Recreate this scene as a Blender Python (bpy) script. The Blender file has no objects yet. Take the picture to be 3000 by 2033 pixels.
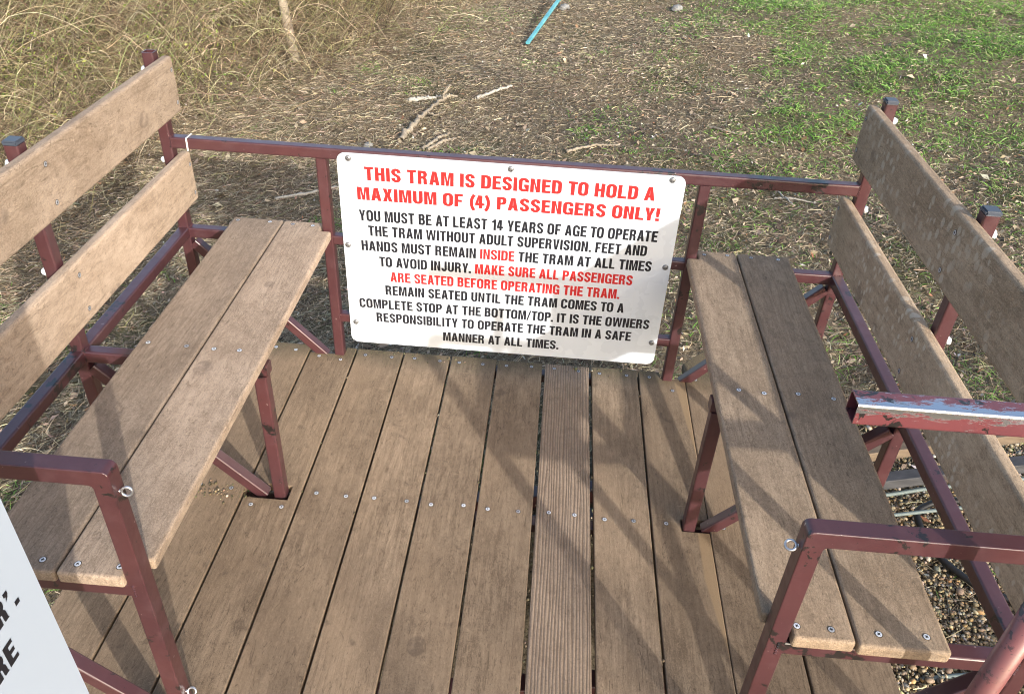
import bpy, bmesh, math, random
import numpy as np
from mathutils import Vector, Matrix

S = bpy.context.scene
COL = S.collection
rnd = random.Random(7)
rng = np.random.default_rng(11)

# ------------------------------------------------------------------ camera
CAM = Vector((-0.0230024, -2.03057886, 1.51092475))
RX = Vector((0.99648685, 0.07069766, 0.04489773))
UP = Vector((-0.07768173, 0.57990725, 0.81097049))
FW = Vector((-0.03129719, 0.81160916, -0.58336186))
FPX = 2391.66
cd = bpy.data.cameras.new("Camera")
cam = bpy.data.objects.new("Camera", cd)
COL.objects.link(cam)
cam.matrix_world = Matrix(((RX.x, UP.x, -FW.x, CAM.x), (RX.y, UP.y, -FW.y, CAM.y),
                           (RX.z, UP.z, -FW.z, CAM.z), (0, 0, 0, 1)))
cd.sensor_width = 36.0
cd.lens = FPX / 3000.0 * 36.0
cd.clip_start = 0.05
cd.clip_end = 500
S.camera = cam

# ------------------------------------------------------------------ sky + sun
SUN_TO = Vector((0.62, -1.0, 0.47)).normalized()
EL = math.asin(SUN_TO.z)
AZ = math.atan2(SUN_TO.x, SUN_TO.y)
W = bpy.data.worlds.new("World")
S.world = W
W.use_nodes = True
wn = W.node_tree.nodes
sky = wn.new("ShaderNodeTexSky")
sky.sky_type = 'NISHITA'
sky.sun_disc = False
sky.sun_elevation = EL
sky.sun_rotation = AZ
sky.dust_density = 3.5
sky.ozone_density = 0.9
W.node_tree.links.new(sky.outputs[0], wn["Background"].inputs[0])
wn["Background"].inputs[1].default_value = 0.15
sl = bpy.data.lights.new("Sun", 'SUN')
sl.energy = 2.75
sl.angle = math.radians(0.9)
sl.color = (1.0, 0.965, 0.91)
so = bpy.data.objects.new("Sun", sl)
COL.objects.link(so)
so.rotation_euler = SUN_TO.to_track_quat('Z', 'Y').to_euler()
S.view_settings.view_transform = 'Standard'
S.view_settings.look = 'None'
S.view_settings.gamma = 1.0
S.view_settings.use_curve_mapping = False
S.view_settings.exposure = 1.2
S.render.engine = 'CYCLES'
S.cycles.max_bounces = 6
S.cycles.filter_width = 1.05

# ------------------------------------------------------------------ node helper
class NT:
    def __init__(s, name):
        s.m = bpy.data.materials.new(name)
        s.m.use_nodes = True
        s.t = s.m.node_tree
        s.p = s.t.nodes["Principled BSDF"]
    def link(s, a, b): s.t.links.new(a, b)
    def setin(s, sock, v):
        if isinstance(v, bpy.types.NodeSocket): s.link(v, sock)
        elif isinstance(v, (tuple, list)) and len(v) == 3 and sock.type == 'RGBA': sock.default_value = (*v, 1)
        else: sock.default_value = v
    def n(s, t, **k):
        nd = s.t.nodes.new("ShaderNode" + t)
        for a, v in k.items(): setattr(nd, a, v)
        return nd
    def coord(s, out="Object"): return s.n("TexCoord").outputs[out]
    def mapv(s, v, scale=(1, 1, 1), loc=(0, 0, 0), rot=(0, 0, 0)):
        nd = s.n("Mapping"); s.link(v, nd.inputs[0])
        s.setin(nd.inputs[1], loc); s.setin(nd.inputs[2], rot); s.setin(nd.inputs[3], scale)
        return nd.outputs[0]
    def noise(s, v, scale, detail=4, rough=.55, dist=0):
        nd = s.n("TexNoise"); s.link(v, nd.inputs["Vector"])
        nd.inputs["Scale"].default_value = scale; nd.inputs["Detail"].default_value = detail
        nd.inputs["Roughness"].default_value = rough; nd.inputs["Distortion"].default_value = dist
        return nd.outputs[0]
    def voro(s, v, scale, feat='F1', out=0):
        nd = s.n("TexVoronoi", feature=feat); s.link(v, nd.inputs["Vector"]); nd.inputs["Scale"].default_value = scale
        return nd.outputs[out]
    def ramp(s, f, a, b, lo=0.0, hi=1.0):
        nd = s.n("MapRange"); s.link(f, nd.inputs[0])
        for i, x in zip((1, 2, 3, 4), (a, b, lo, hi)): nd.inputs[i].default_value = x
        return nd.outputs[0]
    def math(s, op, a, b=0.0):
        nd = s.n("Math", operation=op); s.setin(nd.inputs[0], a); s.setin(nd.inputs[1], b); return nd.outputs[0]
    def vadd(s, a, b):
        nd = s.n("VectorMath", operation='ADD'); s.link(a, nd.inputs[0]); s.setin(nd.inputs[1], b); return nd.outputs[0]
    def mix(s, f, a, b, mode='MIX'):
        nd = s.n("Mix", data_type='RGBA', blend_type=mode)
        s.setin(nd.inputs[0], f); s.setin(nd.inputs[6], a); s.setin(nd.inputs[7], b); return nd.outputs[2]
    def attr(s, name, out="Fac"):
        nd = s.n("Attribute", attribute_name=name); return nd.outputs[out]
    def xyz(s, v):
        nd = s.n("SeparateXYZ"); s.link(v, nd.inputs[0]); return nd.outputs
    def bump(s, h, st, dist=.002):
        nd = s.n("Bump"); s.link(h, nd.inputs["Height"]); nd.inputs["Strength"].default_value = st
        nd.inputs["Distance"].default_value = dist; s.link(nd.outputs[0], s.p.inputs["Normal"])
    def base(s, c): s.setin(s.p.inputs["Base Color"], c)
    def rough(s, c): s.setin(s.p.inputs["Roughness"], c)

def simple(name, col, rough=.5, metal=0.0):
    k = NT(name); k.base(col); k.rough(rough); k.p.inputs["Metallic"].default_value = metal
    return k.m

# ------------------------------------------------------------------ materials
def wood(name, dark, light, streak=.25, lichen=0.0, grain=False, moss=False, stain=.5, warm=None, fibre=.26):
    k = NT(name)
    t = k.attr("tone")
    off = k.n("CombineXYZ")
    for i, q in enumerate((13.1, 7.7, 3.3)): k.link(k.math('MULTIPLY', t, q), off.inputs[i])
    v0 = k.coord()
    v = k.vadd(v0, off.outputs[0])
    blotch = k.noise(k.mapv(v, (1, .55, 1)), 9, 5, .6, .3)
    c = k.mix(k.ramp(blotch, .34, .66), dark, light)
    mot = k.noise(k.mapv(v, (1, .6, 1)), 48, 5, .7, .4)
    c = k.mix(k.ramp(mot, .34, .5, .45, 0), c, (dark[0]*.62, dark[1]*.60, dark[2]*.58))
    c = k.mix(k.ramp(mot, .52, .68, 0, .35), c, (light[0]*1.2, light[1]*1.2, light[2]*1.2))
    # fibre streaks along the board
    st = k.noise(k.mapv(v, (1, .10, 1)), 95, 5, .65, .6)
    c = k.mix(k.ramp(st, .36, .62, streak, 0), c, (dark[0]*.45, dark[1]*.42, dark[2]*.4))
    # fine pressed-fibre speckle
    sp = k.noise(k.mapv(v, (1, .7, 1)), 420, 3, .7)
    c = k.mix(k.ramp(sp, .5, .72, 0, .38), c, (light[0]*1.35, light[1]*1.32, light[2]*1.3))
    c = k.mix(k.ramp(sp, .32, .46, .42, 0), c, (dark[0]*.4, dark[1]*.38, dark[2]*.36))
    sp2 = k.noise(v, 120, 3, .7)
    c = k.mix(k.ramp(sp2, .3, .42, .35, 0), c, (dark[0]*.35, dark[1]*.33, dark[2]*.3))
    if warm:
        wv = k.noise(k.mapv(v, (1, .4, 1)), 3.0, 3, .5)
        c = k.mix(k.ramp(wv, .45, .7, 0, .6), c, warm)
    # dark weather stains
    s1 = k.noise(v, 14, 4, .6, .5)
    c = k.mix(k.ramp(s1, .66, .74, 0, stain), c, (dark[0]*.42, dark[1]*.42, dark[2]*.45))
    # thin cracks / scuffs
    cr = k.noise(k.mapv(v, (1, .16, 1), rot=(0, 0, .12)), 38, 3, .6, 1.2)
    line = k.math('SUBTRACT', 1.0, k.ramp(k.math('ABSOLUTE', k.math('SUBTRACT', cr, .5)), 0, .010))
    msk = k.ramp(k.noise(v, 5, 2), .42, .58, 0, .65)
    c = k.mix(k.math('MULTIPLY', line, msk), c, (dark[0]*.3, dark[1]*.28, dark[2]*.26))
    sc = k.noise(k.mapv(v, (.3, 1, 1), rot=(0, 0, .7)), 30, 2, .5, .8)
    l2 = k.math('SUBTRACT', 1.0, k.ramp(k.math('ABSOLUTE', k.math('SUBTRACT', sc, .52)), 0, .006))
    m2 = k.ramp(k.noise(k.vadd(v, (5, 3, 1)), 7, 2), .6, .68, 0, .4)
    c = k.mix(k.math('MULTIPLY', l2, m2), c, (light[0]*1.7, light[1]*1.7, light[2]*1.7))
    h = k.math('ADD', sp, k.math('MULTIPLY', st, .8))
    if fibre:
        wg = k.n("TexWave", wave_type='BANDS', bands_direction='X'); k.link(k.mapv(v, (1, .09, 1)), wg.inputs[0])
        wg.inputs["Scale"].default_value = 26; wg.inputs["Distortion"].default_value = 16
        wg.inputs["Detail"].default_value = 3.5; wg.inputs["Detail Scale"].default_value = .9
        gm = k.math('MULTIPLY', k.ramp(wg.outputs[1], .0, .22, fibre, 0), k.ramp(k.noise(v, 4.5, 2), .36, .6))
        c = k.mix(gm, c, (dark[0]*.42, dark[1]*.39, dark[2]*.36))
        fb = k.noise(k.mapv(v, (1, .28, 1), rot=(0, 0, .5)), 170, 3, .6, 1.5)
        c = k.mix(k.ramp(fb, .58, .66, 0, .28), c, (light[0]*1.35, light[1]*1.35, light[2]*1.32))
        fd = k.noise(k.mapv(k.vadd(v, (1.3, 2.9, 0)), (1, .22, 1), rot=(0, 0, -.35)), 150, 4, .65, 1.8)
        c = k.mix(k.ramp(fd, .58, .67, 0, .5), c, (dark[0]*.38, dark[1]*.36, dark[2]*.34))
        s2 = k.ramp(k.voro(k.mapv(k.vadd(v, (2.2, .7, 0)), (1, .8, 1)), 4.6), .085, .105, 1, 0)
        s2 = k.math('MULTIPLY', s2, k.ramp(k.noise(v, 60, 3), .3, .55))
        c = k.mix(k.math('MULTIPLY', s2, .55), c, (dark[0]*.45, dark[1]*.45, dark[2]*.5))
        s3 = k.ramp(k.math('ADD', k.voro(k.vadd(v, (7.7, 4.1, 0)), 3.1), k.math('MULTIPLY', k.noise(v, 120, 2), .05)), .045, .052, 1, 0)
        c = k.mix(k.math('MULTIPLY', s3, k.ramp(k.noise(v, 150, 2), .42, .55, 0, .75)), c, (.45, .43, .38))
    if lichen:
        vv = k.mapv(v, (1, 1.15, .8))
        vw = k.n("TexVoronoi", feature='F1'); k.link(vv, vw.inputs["Vector"]); vw.inputs["Scale"].default_value = 46
        size = k.xyz(vw.outputs["Color"])[0]
        rim = k.math('ADD', vw.outputs[0], k.math('MULTIPLY', k.noise(v, 160, 2), .25))
        spot = k.ramp(k.math('SUBTRACT', k.math('MULTIPLY', size, .62), rim), -.08, .03, 0, 1)
        many = k.ramp(k.noise(v, 6, 2), .42, .6)
        c = k.mix(k.math('MULTIPLY', k.math('MULTIPLY', spot, many), lichen), c, (.50, .43, .34))
    if grain:
        wv = k.n("TexWave", wave_type='BANDS', bands_direction='X'); k.link(k.mapv(v, (1, .07, 1)), wv.inputs[0])
        wv.inputs["Scale"].default_value = 42; wv.inputs["Distortion"].default_value = 5.5
        wv.inputs["Detail"].default_value = 2.5; wv.inputs["Detail Scale"].default_value = 1.3
        g = k.ramp(wv.outputs[1], .03, .28, .62, 0)
        c = k.mix(g, c, (dark[0]*.4, dark[1]*.36, dark[2]*.33))
        h = k.math('ADD', h, k.math('MULTIPLY', wv.outputs[1], 1.2))
    if moss:
        y = k.xyz(v0)[1]
        e = k.ramp(k.math('ADD', y, k.math('MULTIPLY', k.noise(v0, 18, 4), .09)), -.045, .04, 0, 1)
        c = k.mix(k.math('MULTIPLY', e, .62), c, (.075, .062, .032))
        gn = k.ramp(k.noise(v0, 230, 2), .60, .68, 0, 1)
        c = k.mix(k.math('MULTIPLY', gn, k.math('MULTIPLY', e, .8)), c, (.24, .23, .10))
    if moss:  # same flag paints a sunlit sliver along the plank edge into the colour
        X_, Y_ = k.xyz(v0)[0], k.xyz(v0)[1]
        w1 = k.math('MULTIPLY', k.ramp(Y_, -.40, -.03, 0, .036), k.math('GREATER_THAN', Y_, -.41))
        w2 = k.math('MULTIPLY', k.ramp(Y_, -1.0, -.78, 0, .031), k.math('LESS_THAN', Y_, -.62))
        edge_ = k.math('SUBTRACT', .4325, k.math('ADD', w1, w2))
        sunlit_strip = k.math('MULTIPLY', k.ramp(k.math('SUBTRACT', X_, edge_), -.002, .003), k.math('LESS_THAN', X_, .4326))
        c = k.mix(k.math('MULTIPLY', sunlit_strip, .7), c, (.36, .245, .135))
    # per-board tone
    tv = k.math('FRACT', k.math('MULTIPLY', t, 5.37))
    c = k.mix(1.0, c, k.ramp(tv, 0, 1, .82, 1.14), 'MULTIPLY')
    k.base(c)
    k.rough(k.ramp(blotch, .3, .7, .68, .85))
    k.p.inputs["Specular IOR Level"].default_value = .3
    k.bump(h, .5, .0018)
    return k.m

M_DECK = wood("deck_composite", (.19, .136, .088), (.295, .217, .146), .5, moss=True, stain=.55, warm=(.30, .212, .135))  # moss flag also paints the sunlit sliver along the plank edge
M_GRAIN = wood("grained_composite", (.225, .165, .116), (.285, .215, .156), .15, grain=True, stain=.15, fibre=0)
M_SEATL = wood("seat_composite_sunlit", (.25, .188, .135), (.36, .278, .208), .25, stain=.6)  # sunlit copy of the bench wood, sun tone put into its colour
M_SEATR = wood("seat_composite", (.265, .192, .128), (.375, .280, .192), .35, stain=.55)  # shaded bench's copy, base lightened and warmed to lift the shade
M_BACKL = wood("back_composite_sunlit", (.285, .212, .150), (.40, .31, .232), .15, stain=.35)  # back boards' sunlit copy, sun tone held in the base colour
M_BACKR = wood("back_composite_lichen", (.31, .225, .148), (.43, .325, .225), .3, lichen=.6, stain=.4)  # real lichen spots; base colour lightened and warmed against the shade

def paint(name, base=(.058, .0198, .0222), bare=0.0):
    k = NT(name)
    v = k.coord()
    n1 = k.noise(v, 5, 4, .6)
    c = k.mix(k.ramp(n1, .3, .7), (base[0]*.82, base[1]*.85, base[2]*.95), (base[0]*1.15, base[1]*1.12, base[2]*1.08))
    fade = k.ramp(k.noise(v, 22, 4, .65), .5, .72, 0, .35)
    c = k.mix(fade, c, (.095, .047, .052))
    # flaked patches down to rusty black steel
    chip = k.noise(v, 46, 6, .62, .4)
    zone = k.ramp(k.noise(k.vadd(v, (3.1, 1.7, 9.2)), 7.5, 2), .48, .66, 0, .19)
    cm = k.ramp(k.math('ADD', chip, zone), .70, .715)
    c = k.mix(cm, c, (.012, .009, .009))
    bv = k.n("Bevel", samples=3); bv.inputs[0].default_value = .007
    ge = k.n("NewGeometry")
    dt = k.n("VectorMath", operation='DOT_PRODUCT'); k.link(bv.outputs[0], dt.inputs[0]); k.link(ge.outputs["True Normal"], dt.inputs[1])
    ed_ = k.ramp(dt.outputs["Value"], .80, .99, 1, 0)
    en = k.ramp(k.math('ADD', k.noise(v, 62, 5, .7), k.math('MULTIPLY', zone, .9)), .60, .63)
    cm2 = k.math('MULTIPLY', ed_, en)
    c = k.mix(cm2, c, (.014, .010, .010))
    tiny = k.ramp(k.noise(v, 210, 2), .735, .75)
    c = k.mix(tiny, c, (.02, .015, .015))
    dust = k.ramp(k.noise(v, 90, 3), .72, .75, 0, .5)
    c = k.mix(dust, c, (.36, .28, .26))
    rough = k.ramp(k.noise(v, 30, 3), .3, .7, .30, .5)
    if bare:
        pos = k.xyz(v)
        sc = k.noise(k.mapv(v, (.30, 1.4, 1.4)), 130, 7, .75, .5)
        big = k.noise(v, 9, 3)
        # worn hardest along the front upper edge
        dist = k.math('MAXIMUM', k.math('ABSOLUTE', k.math('ADD', pos[1], 1.2292)), k.math('ABSOLUTE', k.math('SUBTRACT', .8888, pos[2])))
        edge = k.math('ADD', k.ramp(dist, .001, .022, .17, -.09), k.ramp(pos[0], .37, .46, .05, 0))
        w = k.ramp(k.math('ADD', k.math('ADD', sc, k.math('MULTIPLY', k.math('SUBTRACT', big, .5), .45)), edge), .525, .545)
        c = k.mix(w, c, (.62, .64, .68))
        k.link(w, k.p.inputs["Metallic"])
        rough = k.math('ADD', k.math('MULTIPLY', w, -.08), .4)
    k.base(c); k.rough(rough)
    k.p.inputs["Specular IOR Level"].default_value = .5
    k.p.inputs["Coat Weight"].default_value = .45; k.p.inputs["Coat Roughness"].default_value = .22
    k.bump(k.math('SUBTRACT', k.noise(v, 160, 3), cm), .12, .0008)
    return k.m

M_WELD = None
M_PAINT = paint("maroon_paint")
M_PIPE = paint("pink_worn_paint", (.16, .052, .050))
M_BARE = paint("scraped_maroon_paint", (.12, .032, .036), 1.0)
M_CAP = simple("cap_plastic", (.045, .055, .075), .38)
M_DARK = simple("dark_steel", (.035, .033, .036), .5, .3)
M_ZINC = simple("zinc", (.70, .73, .77), .38, .35)
M_BOLT = simple('galvanised_bolt', (.20, .20, .20), .4, .5)
M_EYE = simple("polished_zinc", (.50, .51, .54), .28, .9)
M_ZINC_DULL = simple("dull_zinc", (.40, .41, .43), .45, .4)
M_SLOT = simple("screw_recess", (.02, .02, .025), .6)
M_SEAL = simple("white_sealant", (.78, .82, .86), .35)
M_TIE = simple("white_nylon", (.85, .85, .83), .4)
M_TEAL = simple("teal_cable_jacket", (.15, .19, .185), .5)
M_HOSE = simple("black_rubber", (.012, .012, .013), .45)
M_RED = simple("sign_red", (.52, .020, .020), .35)
M_BLACK = simple("sign_black", (.010, .011, .016), .35)

def signmat():
    k = NT("sign_white"); v = k.coord()
    c = k.mix(k.ramp(k.noise(v, 3, 3), .3, .7), (.565, .61, .665), (.62, .66, .71))
    stx = k.noise(k.mapv(v, (1, 1, .05)), 60, 3, .6)
    c = k.mix(k.math('MULTIPLY', k.ramp(stx, .58, .75, 0, .16), k.ramp(k.noise(v, 4, 2), .4, .65)), c, (.55, .53, .47))
    gr_ = k.noise(v, 28, 5, .7, .5); c = k.mix(k.ramp(gr_, .66, .74, 0, .18), c, (.5, .48, .42))
    d = k.ramp(k.noise(v, 150, 3), .73, .76, 0, .5)
    c = k.mix(d, c, (.5, .5, .48))
    k.base(c); k.rough(k.ramp(k.noise(v, 12, 3), .3, .7, .22, .34)); return k.m
M_SIGN = signmat()
M_SIGNB = simple("shaded_white_sheet", (.36, .415, .49), .4)  # white sheet with its blue-grey shade put into the base colour

def beammat(name, a, b):
    k = NT(name); v = k.coord()
    c = k.mix(k.ramp(k.noise(k.mapv(v, (.2, 1, 1)), 60, 5), .3, .7), a, b)
    c = k.mix(k.ramp(k.noise(v, 14, 4), .6, .72, 0, .6), c, (.10, .055, .03))
    k.base(c); k.rough(.7); return k.m
M_BEAMB = beammat("weathered_beam", (.12, .085, .055), (.20, .15, .10))
M_BEAMD = beammat("dark_beam", (.035, .036, .040), (.075, .075, .08))

def soil():
    k = NT("soil"); v = k.coord()
    c = k.mix(k.ramp(k.noise(v, 7, 6, .65), .3, .7), (.11, .082, .052), (.24, .185, .12))
    c = k.mix(k.ramp(k.noise(v, 55, 5, .7), .45, .65), c, (.33, .265, .175))
    c = k.mix(k.ramp(k.noise(v, 1.3, 4, .6), .52, .66, 0, .5), c, (.06, .085, .02))
    c = k.mix(k.ramp(k.noise(v, 150, 3, .7), .36, .48, .85, 0), c, (.015, .011, .008))
    k.base(c); k.rough(.95); k.p.inputs["Specular IOR Level"].default_value = .1
    k.bump(k.noise(v, 60, 6, .7), .9, .02); return k.m
M_SOIL = soil()

def colmat(name, rough=.8, spec=.15, trans=0.0):
    k = NT(name); a = k.attr("Col", "Color"); k.base(a); k.rough(rough)
    k.p.inputs["Specular IOR Level"].default_value = spec
    if trans:
        tr = k.n("BsdfTranslucent"); k.link(a, tr.inputs[0])
        mx = k.n("MixShader"); mx.inputs[0].default_value = trans
        k.link(k.p.outputs[0], mx.inputs[1]); k.link(tr.outputs[0], mx.inputs[2])
        k.link(mx.outputs[0], k.t.nodes["Material Output"].inputs[0])
    return k.m
M_LITTER = colmat("litter")
M_STRAW = colmat("straw", .6, .25, .15)
M_GRASS = colmat("grass_blade", .5, .3, .35)
M_VINE = colmat("dry_vine", .7, .2)
M_PEB = colmat("pebble", .55, .35)
def bark(name, a, b):
    k = NT(name); v = k.coord()
    c = k.mix(k.ramp(k.noise(v, 40, 5, .7), .3, .7), a, b)
    c = k.mix(k.ramp(k.noise(v, 150, 3), .34, .44, .7, 0), c, (a[0]*.4, a[1]*.4, a[2]*.4))
    k.base(c); k.rough(.85); k.bump(k.noise(v, 90, 5), .5, .004); return k.m
M_STICK = bark("weathered_stick", (.20, .16, .115), (.36, .31, .235))
M_STEM = bark("stem_bark", (.19, .155, .11), (.34, .285, .21))
M_STICKW = bark("pale_stick", (.32, .295, .25), (.50, .47, .41))
M_BARK = bark("tree_bark", (.09, .07, .055), (.17, .14, .11))
def bluem():
    k = NT("turquoise_paint"); v = k.coord()
    c = k.mix(k.ramp(k.noise(v, 9, 4), .35, .65), (.06, .26, .31), (.14, .40, .43))
    c = k.mix(k.ramp(k.noise(v, 70, 3), .66, .72), c, (.03, .10, .14))
    k.base(c); k.rough(.42); return k.m
M_BLUE = bluem()
M_ROCK = bark("grey_rock", (.13, .13, .125), (.30, .30, .29))

# ------------------------------------------------------------------ object helpers
def tag(o, label=None, cat=None, group=None, kind=None):
    if label: o["label"] = label
    if cat: o["category"] = cat
    if group: o["group"] = group
    if kind: o["kind"] = kind
    return o
def empty(name, label, cat, loc=(0, 0, 0), group=None):
    o = bpy.data.objects.new(name, None); COL.objects.link(o); o.location = loc
    o.empty_display_size = .1
    return tag(o, label, cat, group)
def link(name, me, mats, parent=None):
    for m in (mats if isinstance(mats, (list, tuple)) else [mats]): me.materials.append(m)
    o = bpy.data.objects.new(name, me); COL.objects.link(o)
    if parent:
        o.parent = parent
        if parent.type == 'EMPTY': o.matrix_parent_inverse = Matrix.Translation(-parent.location)
    return o
def bmlink(name, bm, mats, parent=None):
    me = bpy.data.meshes.new(name); bm.normal_update(); bm.to_mesh(me); bm.free()
    return link(name, me, mats, parent)

def basis(d, up):
    d = d.normalized()
    if abs(d.dot(up)) > .98: up = Vector((0, 1, 0)) if abs(d.y) < .9 else Vector((1, 0, 0))
    a = up.cross(d).normalized(); b = d.cross(a).normalized()
    return a, b

def tube_bm(bm, p0, p1, s=.03, up=Vector((0, 0, 1)), r=.0045, open0=False, open1=False, wall=.0028, s2=None):
    """square steel tube, rounded corners, optionally open-ended"""
    p0 = Vector(p0); p1 = Vector(p1); a, b = basis(p1 - p0, up); d = (p1 - p0).normalized()
    s2 = s2 or s
    def prof(hx, hy, rr):
        out = []
        for (sx, sy, a0) in ((1, 1, 0), (-1, 1, 90), (-1, -1, 180), (1, -1, 270)):
            for q in range(5):
                t = math.radians(a0 + q * 22.5)
                out.append((sx * (hx - rr) + rr * math.cos(t), sy * (hy - rr) + rr * math.sin(t)))
        return out
    P = prof(s / 2, s2 / 2, r); n = len(P)
    rings = [[bm.verts.new(c + a * x + b * y) for x, y in P] for c in (p0, p1)]
    for i in range(n): bm.faces.new((rings[0][i], rings[0][(i + 1) % n], rings[1][(i + 1) % n], rings[1][i]))
    Q = prof(s / 2 - wall, s2 / 2 - wall, max(r - wall, .001))
    for end, (c, opn, ring, sg) in enumerate(((p0, open0, rings[0], 1), (p1, open1, rings[1], -1))):
        if not opn:
            bm.faces.new(ring[::-1] if end == 0 else ring)
        else:
            inner = [bm.verts.new(c + a * x + b * y) for x, y in Q]
            deep = [bm.verts.new(c + d * sg * .12 + a * x + b * y) for x, y in Q]
            for i in range(n):
                j = (i + 1) % n
                f = (ring[i], inner[i], inner[j], ring[j]); bm.faces.new(f if end == 0 else f[::-1])
                f = (inner[i], deep[i], deep[j], inner[j]); bm.faces.new(f if end == 0 else f[::-1])
            bm.faces.new(deep[::-1] if end == 0 else deep)

def weld(bm, p, d, s, n=5):
    a, b = basis(d, Vector((0, 0, 1)))
    h = s / 2
    for sx, sy, tx, ty in ((1, 0, 0, 1), (-1, 0, 0, 1), (0, 1, 1, 0), (0, -1, 1, 0)):
        for i in range(n):
            u = (i + .5) / n * 2 - 1
            c = p + a * h * (sx + tx * u) + b * h * (sy + ty * u)
            M_ = Matrix.Translation(c) @ Matrix.Diagonal((1, 1, 1, 1))
            bmesh.ops.create_icosphere(bm, subdivisions=1, radius=.0026 * rnd.uniform(.75, 1.3), matrix=M_)
def tube(name, p0, p1, s=.03, mat=None, parent=None, weld0=False, weld1=False, **k):
    bm = bmesh.new(); tube_bm(bm, p0, p1, s, **k)
    d_ = Vector(p1) - Vector(p0)
    if weld0: weld(bm, Vector(p0), d_, s)
    if weld1: weld(bm, Vector(p1), d_, s)
    bmesh.ops.recalc_face_normals(bm, faces=bm.faces)
    return bmlink(name, bm, mat or M_PAINT, parent)

def prism_bm(bm, outline, z0, z1, bev, tone, seg=3, plane='XY', wav=0):
    """board with an arbitrary outline, rounded edges; plane XY extrudes in z, YZ extrudes in x"""
    b2 = bmesh.new(); lay = b2.verts.layers.float.new("tone")
    mk = (lambda p, h: Vector((p[0], p[1], h))) if plane == 'XY' else ((lambda p, h: Vector((h, p[0], p[1]))) if plane == 'YZ' else (lambda p, h: Vector((p[0], h, p[1]))))
    vs = [b2.verts.new(mk(p, z0)) for p in outline]
    f = b2.faces.new(vs)
    ex = bmesh.ops.extrude_face_region(b2, geom=[f])
    vec = mk((0, 0), z1 - z0)
    bmesh.ops.translate(b2, verts=[g for g in ex["geom"] if isinstance(g, bmesh.types.BMVert)], vec=vec)
    bmesh.ops.recalc_face_normals(b2, faces=b2.faces)
    bmesh.ops.bevel(b2, geom=list(b2.edges), offset=bev, segments=seg, profile=.5, affect='EDGES', clamp_overlap=True)
    for v in b2.verts: v[lay] = tone
    bmesh.ops.recalc_face_normals(b2, faces=b2.faces)
    me = bpy.data.meshes.new("tmp"); b2.to_mesh(me); b2.free()
    bm.from_mesh(me); bpy.data.meshes.remove(me)

def board(name, outline, z0, z1, bev, tone, mat, parent, seg=3, plane='XY'):
    bm = bmesh.new(); bm.verts.layers.float.new("tone")
    prism_bm(bm, outline, z0, z1, bev, tone, seg, plane)
    for f in bm.faces: f.smooth = False
    return bmlink(name, bm, mat, parent)

# numpy mesh
def npmesh(name, V, F, mat, parent=None, col=None, smooth=False):
    V = np.asarray(V, np.float32); F = np.asarray(F, np.int32); k = F.shape[1]
    me = bpy.data.meshes.new(name)
    me.vertices.add(len(V)); me.vertices.foreach_set("co", V.ravel())
    me.loops.add(F.size); me.loops.foreach_set("vertex_index", F.ravel())
    me.polygons.add(len(F)); me.polygons.foreach_set("loop_start", np.arange(0, F.size, k, dtype=np.int32))
    if smooth: me.polygons.foreach_set("use_smooth", np.ones(len(F), bool))
    me.update(calc_edges=True)
    if col is not None:
        at = me.attributes.new("Col", 'FLOAT_COLOR', 'POINT')
        at.data.foreach_set("color", np.concatenate([col, np.ones((len(col), 1))], 1).astype(np.float32).ravel())
    return link(name, me, mat, parent)

def poly_tubes(paths, radii, sides=4):
    """paths (N,K,3), radii (N,K) -> verts, quads"""
    N, K, _ = paths.shape
    T = np.gradient(paths, axis=1); T /= np.linalg.norm(T, axis=2, keepdims=True) + 1e-9
    ref = np.where(np.abs(T[..., 2:3]) > .9, np.array([1., 0, 0]), np.array([0, 0, 1.]))
    A = np.cross(T, ref); A /= np.linalg.norm(A, axis=2, keepdims=True) + 1e-9
    B = np.cross(T, A)
    ang = np.arange(sides) * 2 * np.pi / sides
    V = paths[:, :, None, :] + radii[:, :, None, None] * (np.cos(ang)[None, None, :, None] * A[:, :, None, :] + np.sin(ang)[None, None, :, None] * B[:, :, None, :])
    idx = np.arange(N * K * sides).reshape(N, K, sides)
    a = idx[:, :-1, :]; b = np.roll(idx, -1, 2)[:, :-1, :]; c = np.roll(idx, -1, 2)[:, 1:, :]; d = idx[:, 1:, :]
    F = np.stack([a, b, c, d], -1).reshape(-1, 4)
    return V.reshape(-1, 3), F

# ------------------------------------------------------------------ ground
def gz(x, y):
    x = np.asarray(x, float); y = np.asarray(y, float)
    xs = np.logaddexp(0, (np.clip(x, -30, 6) + 1.1) * 4) / 4 - 1.1
    base = -.46 + .15 * xs
    return base + .018 * np.sin(1.7 * x + .8 * y) + .014 * np.sin(3.1 * y - 1.3 * x) + .01 * np.sin(5.3 * x + 4.1 * y)
fine = lambda a, b, n: np.linspace(a, b, n)
gx = np.concatenate([[-60, -30, -18], fine(-12, 8, 150), [14, 30, 60]])
gy = np.concatenate([[-60, -30, -12], fine(-6, 14, 150), [20, 35, 60]])
XX, YY = np.meshgrid(gx, gy, indexing='ij')
GV = np.stack([XX, YY, gz(XX, YY)], -1).reshape(-1, 3)
nx, ny = len(gx), len(gy)
ii = np.arange(nx * ny).reshape(nx, ny)
GF = np.stack([ii[:-1, :-1], ii[1:, :-1], ii[1:, 1:], ii[:-1, 1:]], -1).reshape(-1, 4)
ground = npmesh("ground", GV, GF, M_SOIL, smooth=True)
tag(ground, kind="structure")

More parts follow.
